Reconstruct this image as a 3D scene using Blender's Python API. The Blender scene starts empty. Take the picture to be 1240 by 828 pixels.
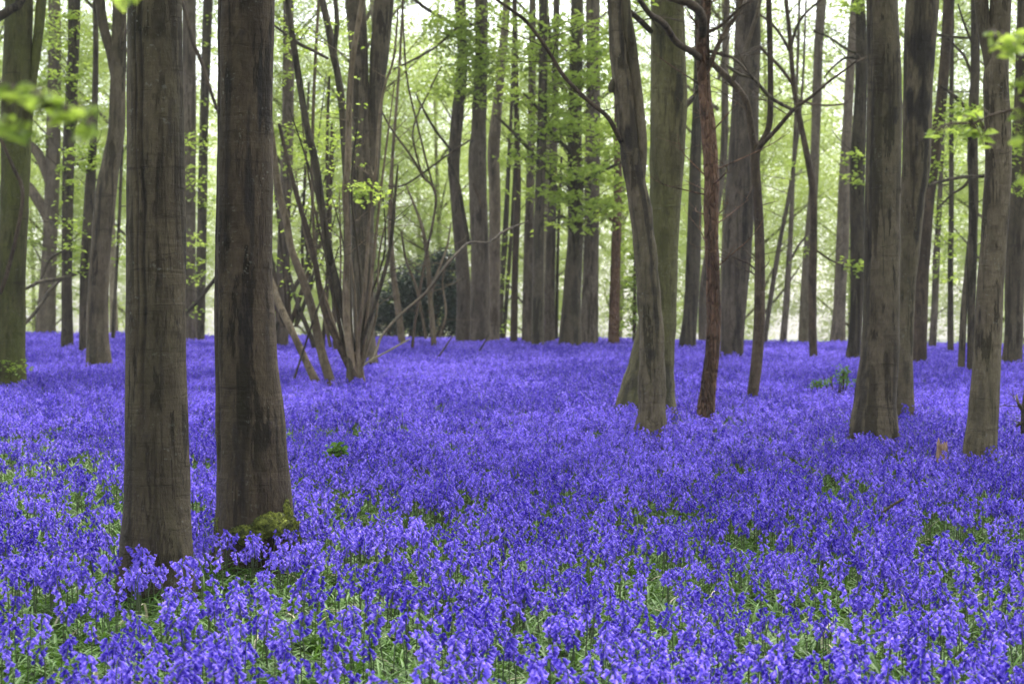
import bpy, math, random
from mathutils import Vector, Matrix, noise
R = math.radians
rng = random.Random(7)
sc = bpy.context.scene
col = sc.collection
F = 2400.0            # focal length in photo pixels (photo 1240 wide)
CX, HY = 620.0, 390.0 # principal column, horizon row
CZ = 1.5              # eye height above the flower carpet


# ----------------------------------------------------------------- terrain
PROF = [(-60, 0.0), (8, 0.0), (12, 0.10), (17, 0.19), (24, 0.30), (34, 0.52), (46, 0.72), (58, 0.83), (66, 0.89), (72, 0.85), (82, 0.62), (100, 0.1), (130, -0.9), (180, -1.8), (600, -3.0)]
def prof(y):
    for (a, za), (b, zb) in zip(PROF, PROF[1:]):
        if y <= b:
            t = (y - a) / (b - a)
            return za + (zb - za) * t
    return PROF[-1][1]
def S(x, y):                       # top of the flower carpet
    z = (prof(y - 1.5) + prof(y) + prof(y + 1.5)) / 3
    k = max(0.0, min(1.0, (y - 14) / 40))
    xx = max(-30, min(30, x))
    z -= 0.0115 * xx * k
    z += 0.05 * noise.noise(Vector((x * .16, y * .16, 3.1))) * min(1, max(0, (y - 9) / 8))
    return z
def G(x, y):                       # soil
    return S(x, y) - 0.30
def W(px, py, Y):
    return Vector(((px - CX) / F * Y, Y, CZ + (HY - py) / F * Y))
def row_depth(px, py):
    y = 7.0
    while y < 66:
        x = (px - CX) / F * y
        if HY - (S(x, y) - CZ) / y * F <= py:
            return y
        y += 0.1
    return 66.0


# ----------------------------------------------------------------- mesh builder
class MB:
    def __init__(self): self.v = []; self.f = []; self.m = []; self.t = []; self.smooth = True
    def add(self, verts, faces, mat=0, tone=0.5):
        o = len(self.v); self.v += verts
        self.f += [tuple(i + o for i in f) for f in faces]
        self.m += [mat] * len(faces)
        self.t += tone if isinstance(tone, list) else [tone] * len(verts)
    def mesh(self, name, mats):
        me = bpy.data.meshes.new(name)
        me.from_pydata([tuple(v) for v in self.v], [], self.f)
        for m in mats: me.materials.append(m)
        me.polygons.foreach_set('material_index', self.m)
        me.polygons.foreach_set('use_smooth', [self.smooth] * len(self.f))
        a = me.attributes.new('tone', 'FLOAT', 'POINT'); a.data.foreach_set('value', self.t)
        me.update()
        return me
    def build(self, name, mats, parent=None, loc=None):
        me = self.mesh(name, mats if isinstance(mats, list) else [mats])
        return link(name, me, parent, loc)
def link(name, me, parent=None, loc=None):
    o = bpy.data.objects.new(name, me); col.objects.link(o)
    if parent is not None:
        o.parent = parent
        if loc is not None: o.location = loc
    elif loc is not None: o.location = loc
    return o
def tag(o, label=None, cat=None, group=None, kind=None):
    for k, v in (('label', label), ('category', cat), ('group', group), ('kind', kind)):
        if v: o[k] = v
    return o
def empty(name, loc, label=None, cat=None, group=None, kind=None, rz=0):
    o = bpy.data.objects.new(name, None); col.objects.link(o); o.location = loc; o.rotation_euler = (0, 0, rz)
    o.empty_display_size = 0.2
    return tag(o, label, cat, group, kind)


def catmull(P, step):
    """P: list of (Vector, r, aux) -> densely resampled list of (Vector, r)"""
    out = []
    n = len(P)
    for i in range(n - 1):
        p0 = P[max(0, i - 1)]; p1 = P[i]; p2 = P[i + 1]; p3 = P[min(n - 1, i + 2)]
        L = (p2[0] - p1[0]).length
        k = max(1, int(math.ceil(L / step)))
        for j in range(k):
            t = j / k; t2 = t * t; t3 = t2 * t
            def c(a, b, d, e): return 0.5 * ((2 * b) + (-a + d) * t + (2 * a - 5 * b + 4 * d - e) * t2 + (-a + 3 * b - 3 * d + e) * t3)
            out.append((c(p0[0], p1[0], p2[0], p3[0]), max(0.0012, p1[1] + (p2[1] - p1[1]) * (t * t * (3 - 2 * t)))))
    out.append((P[-1][0].copy(), P[-1][1]))
    return out

def tube(mb, P, sides, step, amp=0.04, freq=3.0, seed=0.0, origin=None, flare=None, crease=None, stain_shade=None, tip=True, mat=0, rings=0.0, scars=()):
    Q = catmull(P, step)
    org = origin or Vector((0, 0, 0))
    verts, faces, tones = [], [], []
    prevx = None
    n = len(Q)
    so = Vector((seed * 3.7, seed * 1.3, seed * 2.1))
    for i, (c, r) in enumerate(Q):
        a = Q[max(0, i - 1)][0]; b = Q[min(n - 1, i + 1)][0]
        tg = (b - a)
        tg = tg.normalized() if tg.length > 1e-9 else Vector((0, 0, 1))
        ref = Vector((1, 0, 0)) if prevx is None else prevx
        x = ref - tg * ref.dot(tg)
        if x.length < 1e-3: x = Vector((0, 1, 0)) - tg * tg.y
        x.normalize(); prevx = x
        y = tg.cross(x)
        for s in range(sides):
            th = 2 * math.pi * s / sides
            d = x * math.cos(th) + y * math.sin(th)
            p0 = c + d * r
            rr = r
            if amp:
                q = Vector((p0.x * freq, p0.y * freq, p0.z * freq * .45)) + so
                rr *= 1 + amp * (noise.noise(q) + 0.5 * noise.noise(q * 2.7 + so))
            if rings:
                rr *= 1 + rings * noise.noise(Vector((math.cos(th) * .8, math.sin(th) * .8, p0.z * 14)) + so)
            if flare:
                z0, fh, k, ph, fa = flare
                h = (c.z - z0) / fh
                if h < 1:
                    e = (1 - max(h, -.4)) ** 2
                    rr *= 1 + fa * e * (0.35 + 0.65 * math.cos(k * th + ph)) * (0.7 + 0.5 * noise.noise(Vector((math.cos(th), math.sin(th), seed))))
            tone = 0.0
            if crease:
                for (ca, cw, cd, z0, z1) in crease:
                    ww = ca + 0.07 * math.sin(c.z * 2.3 + seed) + 0.035 * math.sin(c.z * 9.1)
                    dd = (th - ww + math.pi) % (2 * math.pi) - math.pi
                    g = math.exp(-(dd / cw) ** 2)
                    f = max(0, min(1, (c.z - z0) / .3)) * max(0, min(1, (z1 - c.z) / .3))
                    rr *= 1 - cd * g * f
                    tone = max(tone, f * math.exp(-(dd / (cw * .8)) ** 2) * (0.75 + .6 * noise.noise(p0 * 9)))
            if stain_shade:
                for (sa, sw, z0, z1, st) in stain_shade:
                    dd = (th - sa + math.pi) % (2 * math.pi) - math.pi
                    zz = (c.z - (z0 + z1) / 2) / ((z1 - z0) / 2 + 1e-6)
                    e = (dd / sw) ** 2 + zz ** 2
                    e += 1.3 * noise.noise(Vector((p0.x * 9, p0.y * 9, p0.z * 2.2)) + so) + .9 * noise.noise(Vector((p0.x * 30, p0.y * 30, p0.z * 6)) + so)
                    if e < 1.1: tone = max(tone, st * min(1, (1.1 - e) * 1.6))
            for (sa, sz, sw, sh) in scars:
                dz = c.z - sz
                if -sh * 3 < dz < sh * 3:
                    dd = (th - sa + math.pi) % (2 * math.pi) - math.pi
                    if abs(dd) < sw * 1.6:
                        arc = dz + sh * (dd / sw) ** 2            # drooping eyebrow line
                        g = math.exp(-(arc / .016) ** 2) * max(0, 1 - abs(dd) / (sw * 1.6))
                        eye = math.exp(-((dd / (sw * .4)) ** 2 + ((dz + sh * .7) / (sh * .5)) ** 2))
                        rr *= 1 + .045 * g + .035 * eye
                        tone = max(tone, .8 * math.exp(-((arc - .012) / .010) ** 2) * max(0, 1 - abs(dd) / (sw * 1.6)), .45 * eye)
            verts.append(c + d * rr - org); tones.append(tone)
    for i in range(n - 1):
        for s in range(sides):
            s2 = (s + 1) % sides
            faces.append((i * sides + s, i * sides + s2, (i + 1) * sides + s2, (i + 1) * sides + s))
    if tip:
        verts.append(Q[-1][0] - org + (Q[-1][0] - Q[-2][0]).normalized() * Q[-1][1] * .5); tones.append(0.0)
        k = len(verts) - 1
        for s in range(sides): faces.append(((n - 1) * sides + s, (n - 1) * sides + (s + 1) % sides, k))
    mb.add(verts, faces, mat, tones)
    return Q


# ----------------------------------------------------------------- materials
def newmat(name):
    m = bpy.data.materials.new(name); m.use_nodes = True
    nt = m.node_tree; nt.nodes.clear()
    out = nt.nodes.new('ShaderNodeOutputMaterial')
    return m, nt, out
def N(nt, t, **kw):
    n = nt.nodes.new(t)
    for k, v in kw.items():
        if k.startswith('i_'):
            n.inputs[k[2:].replace('_', ' ')].default_value = v
        else: setattr(n, k, v)
    return n
def mixc(nt, fac, a, b, blend='MIX'):
    n = nt.nodes.new('ShaderNodeMix'); n.data_type = 'RGBA'; n.blend_type = blend
    for sock, v in ((0, fac), (6, a), (7, b)):
        if hasattr(v, 'is_output') or isinstance(v, bpy.types.NodeSocket): nt.links.new(v, n.inputs[sock])
        else: n.inputs[sock].default_value = v if sock == 0 else (v[0], v[1], v[2], 1)
    return n.outputs[2]
def noisev(nt, vec, scale, detail=4, rough=.55, dist=0.0):
    n = nt.nodes.new('ShaderNodeTexNoise'); n.inputs['Scale'].default_value = scale
    n.inputs['Detail'].default_value = detail; n.inputs['Roughness'].default_value = rough; n.inputs['Distortion'].default_value = dist
    nt.links.new(vec, n.inputs['Vector'])
    return n.outputs[0]
def ramp(nt, v, lo, hi, a=0.0, b=1.0):
    n = nt.nodes.new('ShaderNodeMapRange'); n.interpolation_type = 'SMOOTHSTEP'
    nt.links.new(v, n.inputs[0])
    for i, x in ((1, lo), (2, hi), (3, a), (4, b)): n.inputs[i].default_value = x
    return n.outputs[0]
def mapping(nt, vec, scale):
    n = nt.nodes.new('ShaderNodeMapping'); n.inputs['Scale'].default_value = scale
    nt.links.new(vec, n.inputs['Vector'])
    return n.outputs[0]
def mathn(nt, op, a, b):
    n = nt.nodes.new('ShaderNodeMath'); n.operation = op
    for i, v in enumerate((a, b)):
        if isinstance(v, bpy.types.NodeSocket): nt.links.new(v, n.inputs[i])
        else: n.inputs[i].default_value = v
    return n.outputs[0]

def bark(name, light, dark, green=0.25, greencol=(.075, .085, .025), streak=.5, scaly=0.0, lichen=.5, bump=.8):
    light = (light[0] * .86, light[1] * .78, light[2] * .60); dark = (dark[0] * .72, dark[1] * .64, dark[2] * .50); greencol = tuple(v * .72 for v in greencol)
    m, nt, out = newmat(name)
    L = nt.links
    tc = N(nt, 'ShaderNodeTexCoord'); oi = N(nt, 'ShaderNodeObjectInfo')
    va = N(nt, 'ShaderNodeVectorMath', operation='ADD')
    sc3 = N(nt, 'ShaderNodeVectorMath', operation='SCALE'); sc3.inputs[0].default_value = (37, 23, 51)
    L.new(oi.outputs['Random'], sc3.inputs['Scale'])
    L.new(tc.outputs['Object'], va.inputs[0]); L.new(sc3.outputs[0], va.inputs[1])
    P = va.outputs[0]
    big = noisev(nt, mapping(nt, P, (1, 1, .35)), 2.6, 5, .6)
    c = mixc(nt, ramp(nt, big, .34, .58, .1, 1), dark, light)
    # mid-scale mottling
    mo = noisev(nt, mapping(nt, P, (1, 1, .6)), 11, 6, .65)
    c = mixc(nt, ramp(nt, mo, .45, .62, 0, .45), c, (dark[0] * .75, dark[1] * .72, dark[2] * .7))
    # vertical running stains
    st = noisev(nt, mapping(nt, P, (9, 9, .55)), 1.0, 4, .6, .4)
    stm = noisev(nt, mapping(nt, P, (1.5, 1.5, .8)), 1.0, 2, .5)
    s = mathn(nt, 'MULTIPLY', ramp(nt, st, .51, .57), ramp(nt, stm, .42, .56))
    c = mixc(nt, mathn(nt, 'MULTIPLY', s, streak), c, (dark[0] * .24, dark[1] * .21, dark[2] * .19))
    # patches where the skin of the bark has peeled to a darker layer
    pt = noisev(nt, mapping(nt, P, (8, 8, 1.1)), 1.0, 8, .72, .15)
    ptm = noisev(nt, mapping(nt, P, (2.6, 2.6, 1.3)), 1.0, 3, .55)
    ptk = mathn(nt, 'MULTIPLY', ramp(nt, pt, .535, .55), ramp(nt, ptm, .47, .55))
    c = mixc(nt, mathn(nt, 'MULTIPLY', ptk, min(.95, .75 * streak + .35)), c, (dark[0] * .30, dark[1] * .26, dark[2] * .23))
    # green algae film
    if green:
        gn = noisev(nt, mapping(nt, P, (1, 1, .3)), 1.7, 4, .6)
        c = mixc(nt, ramp(nt, gn, .38, .66, green * .25, green), c, greencol)
    gr = noisev(nt, mapping(nt, P, (60, 60, 14)), 1.0, 3, .6)
    c = mixc(nt, ramp(nt, gr, .38, .62, .0, .28), c, (dark[0] * .6, dark[1] * .58, dark[2] * .55))
    # hairline vertical cracks
    ck = noisev(nt, mapping(nt, P, (17, 17, .9)), 1.0, 5, .6, .5)
    crk = ramp(nt, mathn(nt, 'ABSOLUTE', mathn(nt, 'SUBTRACT', ck, .5), 0.0), .022, .008)
    crk = mathn(nt, 'MULTIPLY', crk, ramp(nt, ptm, .50, .42))
    c = mixc(nt, mathn(nt, 'MULTIPLY', crk, .6), c, (dark[0] * .35, dark[1] * .32, dark[2] * .3))
    # thin horizontal wrinkles
    hz = noisev(nt, mapping(nt, P, (1.3, 1.3, 11)), 1.0, 6, .6, .7)
    hzm = ramp(nt, hz, .61, .65)
    c = mixc(nt, mathn(nt, 'MULTIPLY', mathn(nt, 'MULTIPLY', hzm, ramp(nt, stm, .42, .6)), .45), c, (dark[0] * .4, dark[1] * .37, dark[2] * .35))
    # pale lichen specks
    li = noisev(nt, P, 34, 3, .6)
    li2 = noisev(nt, P, 3.1, 3, .5)
    lm = mathn(nt, 'MULTIPLY', ramp(nt, li, .60, .68), ramp(nt, li2, .45, .65))
    c = mixc(nt, mathn(nt, 'MULTIPLY', lm, lichen), c, (.16, .16, .125))
    # drawn seams, stains, scars and the painted shade of hollows
    at = N(nt, 'ShaderNodeAttribute', attribute_name='tone')
    c = mixc(nt, mathn(nt, 'MULTIPLY', at.outputs['Fac'], .93), c, (.014, .012, .010))
    hv = N(nt, 'ShaderNodeHueSaturation'); L.new(c, hv.inputs['Color'])
    L.new(ramp(nt, oi.outputs['Random'], 0, 1, .82, 1.18), hv.inputs['Value'])
    b = N(nt, 'ShaderNodeBsdfPrincipled'); L.new(hv.outputs[0], b.inputs['Base Color'])
    b.inputs['Roughness'].default_value = .82; b.inputs['Specular IOR Level'].default_value = .25
    h = mathn(nt, 'MULTIPLY', hz, .8)
    h = mathn(nt, 'ADD', h, mathn(nt, 'MULTIPLY', mo, .9))
    h = mathn(nt, 'SUBTRACT', h, mathn(nt, 'MULTIPLY', hzm, .3))
    h = mathn(nt, 'SUBTRACT', h, mathn(nt, 'MULTIPLY', ptk, .5))
    h = mathn(nt, 'SUBTRACT', h, mathn(nt, 'MULTIPLY', crk, .5))
    fn = noisev(nt, mapping(nt, P, (1, 1, .4)), 60, 3, .6)
    h = mathn(nt, 'ADD', h, mathn(nt, 'MULTIPLY', fn, .35))
    if scaly:
        vo = N(nt, 'ShaderNodeTexVoronoi', feature='DISTANCE_TO_EDGE'); vo.inputs['Scale'].default_value = 1
        L.new(mapping(nt, P, (16, 16, 5)), vo.inputs['Vector'])
        h = mathn(nt, 'ADD', h, mathn(nt, 'MULTIPLY', ramp(nt, vo.outputs['Distance'], 0, .25), scaly))
    bp = N(nt, 'ShaderNodeBump'); bp.inputs['Strength'].default_value = bump; bp.inputs['Distance'].default_value = .035
    L.new(h, bp.inputs['Height']); L.new(bp.outputs[0], b.inputs['Normal'])
    L.new(b.outputs[0], out.inputs[0])
    return m

def leafmat(name, dark, light, trans=.5, rough=.5, tcol=None):
    m, nt, out = newmat(name); L = nt.links
    at = N(nt, 'ShaderNodeAttribute', attribute_name='tone')
    c = mixc(nt, at.outputs['Fac'], dark, light)
    b = N(nt, 'ShaderNodeBsdfPrincipled'); L.new(c, b.inputs['Base Color'])
    b.inputs['Roughness'].default_value = rough; b.inputs['Specular IOR Level'].default_value = .3
    t = N(nt, 'ShaderNodeBsdfTranslucent')
    hs = N(nt, 'ShaderNodeHueSaturation'); hs.inputs['Value'].default_value = 1.25; hs.inputs['Hue'].default_value = .49 if tcol is None else tcol
    L.new(c, hs.inputs['Color']); L.new(hs.outputs[0], t.inputs['Color'])
    mx = N(nt, 'ShaderNodeMixShader'); mx.inputs[0].default_value = trans
    L.new(b.outputs[0], mx.inputs[1]); L.new(t.outputs[0], mx.inputs[2]); L.new(mx.outputs[0], out.inputs[0])
    return m

BARK = {
    'beech': bark('beech_bark', (.165, .142, .115), (.098, .083, .066), .25, streak=.75),
    'beech_near': bark('near_beech_bark', (.130, .110, .082), (.080, .066, .049), .30, streak=.8, lichen=.8),
    'beech_brown': bark('brown_stained_beech_bark', (.076, .059, .045), (.044, .033, .025), .15, streak=.9, lichen=.5),
    'beech_dark': bark('dark_beech_bark', (.115, .100, .084), (.062, .054, .045), .18, streak=.8),
    'green': bark('algae_green_bark', (.150, .142, .085), (.092, .086, .052), .6, (.125, .130, .038), streak=.4),
    'mossy': bark('mossy_bark', (.10, .095, .050), (.055, .055, .026), .9, (.125, .140, .026), streak=.5),
    'grey': bark('grey_bark', (.185, .160, .145), (.108, .092, .083), .12, streak=.6),
    'pale': bark('pale_bark', (.235, .205, .180), (.150, .128, .112), .08, streak=.3),
    'far': bark('far_hazed_bark', (.36, .33, .29), (.25, .22, .19), .1, streak=.2),  # bark colour lightened so distant trunks fade as if through haze
    'red': bark('reddish_scaly_bark', (.27, .165, .125), (.13, .078, .058), .05, streak=.6, scaly=1.6, bump=.9),
    'brown': bark('brown_bark', (.120, .092, .074), (.060, .046, .037), .08, streak=.3, lichen=.7),
    'lichen': bark('lichened_bark', (.28, .235, .185), (.155, .125, .095), .12, streak=.3, lichen=1.0),
}
M_LEAF = leafmat('spring_leaf', (.14, .22, .028), (.36, .48, .085), .6)
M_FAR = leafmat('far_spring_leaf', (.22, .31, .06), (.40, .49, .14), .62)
M_HOLLY = leafmat('holly_leaf', (.008, .022, .011), (.030, .060, .030), .05, .35)
M_BELL = leafmat('bluebell_petal', (.046, .017, .42), (.33, .225, .91), .32, .6, .5)
M_STEM = leafmat('bluebell_stem', (.050, .070, .030), (.095, .120, .050), .1, .5)
M_STRAP = leafmat('bluebell_leaf', (.028, .085, .010), (.105, .215, .028), .25, .5)
M_STRAW = leafmat('dry_stalk', (.30, .27, .16), (.45, .42, .28), .2, .6)

def mossmat():
    m, nt, out = newmat('moss'); L = nt.links
    tc = N(nt, 'ShaderNodeTexCoord')
    n = noisev(nt, tc.outputs['Object'], 26, 6, .7)
    c = mixc(nt, ramp(nt, n, .35, .65), (.03, .04, .006), (.22, .25, .03))
    b = N(nt, 'ShaderNodeBsdfPrincipled'); L.new(c, b.inputs['Base Color']); b.inputs['Roughness'].default_value = .95
    bp = N(nt, 'ShaderNodeBump'); bp.inputs['Strength'].default_value = .9; bp.inputs['Distance'].default_value = .03
    L.new(n, bp.inputs['Height']); L.new(bp.outputs[0], b.inputs['Normal']); L.new(b.outputs[0], out.inputs[0])
    return m
M_MOSS = mossmat()

def soilmat():
    m, nt, out = newmat('leaf_litter_soil'); L = nt.links
    tc = N(nt, 'ShaderNodeTexCoord'); P = tc.outputs['Object']
    n = noisev(nt, P, 14, 8, .7); n2 = noisev(nt, P, .9, 4, .6)
    c = mixc(nt, ramp(nt, n, .35, .68), (.020, .016, .011), (.080, .060, .038))
    c = mixc(nt, ramp(nt, n2, .35, .6, .25, .8), c, (.030, .055, .014))
    b = N(nt, 'ShaderNodeBsdfPrincipled'); L.new(c, b.inputs['Base Color']); b.inputs['Roughness'].default_value = .95
    bp = N(nt, 'ShaderNodeBump'); bp.inputs['Strength'].default_value = .8; bp.inputs['Distance'].default_value = .04
    L.new(n, bp.inputs['Height']); L.new(bp.outputs[0], b.inputs['Normal']); L.new(b.outputs[0], out.inputs[0])
    return m
M_SOIL = soilmat()

def plainmat(name, a, b_, scale, rough=.8):
    m, nt, out = newmat(name)
    tc = N(nt, 'ShaderNodeTexCoord')
    n = noisev(nt, mapping(nt, tc.outputs['Object'], (1, 1, .3)), scale, 6, .65)
    c = mixc(nt, ramp(nt, n, .35, .65), a, b_)
    b = N(nt, 'ShaderNodeBsdfPrincipled'); nt.links.new(c, b.inputs['Base Color']); b.inputs['Roughness'].default_value = rough
    bp = N(nt, 'ShaderNodeBump'); bp.inputs['Strength'].default_value = .8; bp.inputs['Distance'].default_value = .02
    nt.links.new(n, bp.inputs['Height']); nt.links.new(bp.outputs[0], b.inputs['Normal']); nt.links.new(b.outputs[0], out.inputs[0])
    return m
M_ROT = plainmat('rotten_wood', (.13, .07, .042), (.36, .23, .15), 30)
M_FUNGUS = plainmat('pale_fungus', (.55, .52, .20), (.75, .72, .38), 20)


# ----------------------------------------------------------------- ground
def build_ground():
    xs = [-500, -300, -200, -140, -100, -75, -58, -46] + [-38 + i for i in range(77)] + [46, 58, 75, 100, 140, 200, 300, 500]
    ys = [-60, -30, -12, -4, 0, 3, 5] + [6 + .75 * i for i in range(105)] + [90 + 5 * i for i in range(14)] + [175, 200, 240, 300, 400, 600]
    mb = MB(); nx = len(xs)
    V = [Vector((x, y, G(x, y))) for y in ys for x in xs]
    Fc = [(j * nx + i, j * nx + i + 1, (j + 1) * nx + i + 1, (j + 1) * nx + i) for j in range(len(ys) - 1) for i in range(nx - 1)]
    mb.add(V, Fc)
    o = mb.build('ground', M_SOIL); o['kind'] = 'structure'
build_ground()


# ----------------------------------------------------------------- leaves
def leaf(mb, c, size, nrm, az, tone, mat=0, w=.62, fold=.18):
    nrm = nrm.normalized()
    d = Vector((math.cos(az), math.sin(az), 0)); d = d - nrm * d.dot(nrm)
    if d.length < 1e-3: d = Vector((1, 0, 0))
    d.normalize(); s = nrm.cross(d)
    up = nrm * (size * fold)
    h = size * .5
    V = [c - d * h, c - d * h * .1 + s * h * w + up, c + d * h * .45 + s * h * w * .75 + up * .8, c + d * h * 1.05 - nrm * size * .08,
         c + d * h * .45 - s * h * w * .75 + up * .8, c - d * h * .1 - s * h * w + up]
    mb.add(V, [(0, 1, 2, 3), (0, 3, 4, 5)], mat, tone)
def spray(mb, rg, c, rad, n, size, tilt=.5, flat=.16, tonebase=.5, mat=0):
    """one flat, horizontally layered clump of leaves"""
    az0 = rg.uniform(0, 6.28)
    sl = Vector((rg.gauss(0, .18), rg.gauss(0, .18), 1))
    tb = tonebase + rg.gauss(0, .16)
    for _ in range(n):
        r = rad * math.sqrt(rg.random()); a = rg.uniform(0, 6.28)
        off = Vector((r * math.cos(a), r * math.sin(a), 0))
        off.z = -(off.x * sl.x + off.y * sl.y) + rg.gauss(0, flat * rad)
        nr = Vector((rg.gauss(0, tilt), rg.gauss(0, tilt), 1))
        leaf(mb, c + off, size * rg.uniform(.65, 1.2), nr, az0 + rg.uniform(-1.6, 1.6), min(1, max(0, tb + rg.gauss(0, .2))), mat)

def crown_mesh(name, seed, rx, rz, nclump, nleaf, size, clump, mats, lowbias=0.0, gaps=.25):
    rg = random.Random(seed); mb = MB(); mb.smooth = False
    k = 0
    while k < nclump:
        p = Vector((rg.uniform(-1, 1), rg.uniform(-1, 1), rg.uniform(-1, 1)))
        if p.length > 1: continue
        q = Vector((p.x * rx, p.y * rx, p.z * rz))
        if noise.noise(q * .42 + Vector((seed * 5.1, 0, 0))) < -gaps + .12: continue
        k += 1
        spray(mb, rg, q, clump * rg.uniform(.6, 1.3), nleaf, size, .55, .14)
    # limbs
    for i in range(9):
        a = i * 2.4 + rg.random(); z0 = -rz * .9 + rz * 1.3 * i / 9
        e = Vector((math.cos(a) * rx * .8, math.sin(a) * rx * .8, z0 + rz * .35))
        P = [(Vector((0, 0, z0)), .06 * rx / 3), (e * .5 + Vector((0, 0, z0 * .5 + rg.uniform(-.2, .4))), .035 * rx / 3), (e, .01)]
        tube(mb, P, 5, .6, .05, 2, i, mat=1)
    return mb.mesh(name, mats)
CROWN = [crown_mesh('crown', 11 + i, 3.6, 3.0, 210, 13, .17, .55, [M_LEAF, BARK['beech']]) for i in range(3)]
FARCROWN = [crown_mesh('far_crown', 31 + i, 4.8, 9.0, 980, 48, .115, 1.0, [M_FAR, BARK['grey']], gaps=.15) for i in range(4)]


# ----------------------------------------------------------------- trees
treecount = 0
def px_poly(pts, Y, dY=0.0, wig=0.0):
    out = []; n = len(pts)
    for i, (px, py, w) in enumerate(pts):
        y = Y + dY * (i / max(1, n - 1)) + (rng.uniform(-wig, wig) if 0 < i < n - 1 else 0)
        out.append((W(px, py, y), w / 2 / F * y))
    return out
def add_twigs(mb, Q, n, length, rad, rg, up=.3, seed=0, depth=1, mat=0):
    """fine bare side shoots along the resampled axis Q"""
    for k in range(n):
        i = rg.randint(len(Q) // 5, len(Q) - 1)
        c, r = Q[i]
        a = rg.uniform(0, 6.28); L = length * rg.uniform(.4, 1.2)
        d = Vector((math.cos(a), math.sin(a) * .8, rg.uniform(-.2, .6) + up)).normalized()
        b = d + Vector((rg.gauss(0, .35), rg.gauss(0, .35), rg.gauss(.15, .3)))
        rr = min(r * .7, rad)
        P = [(c, rr), (c + d * L * .35, rr * .75), (c + d * L * .65 + b * L * .06, rr * .5), (c + d * L * .6 + b.normalized() * L * .42, max(.0015, rr * .22))]
        q = tube(mb, P, 5, max(.05, L / 7), .1, 6, seed + k, mat=mat)
        if depth > 0: add_twigs(mb, q, 3, L * .5, rr * .55, rg, up, seed + 9 * k, depth - 1, mat)

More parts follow.
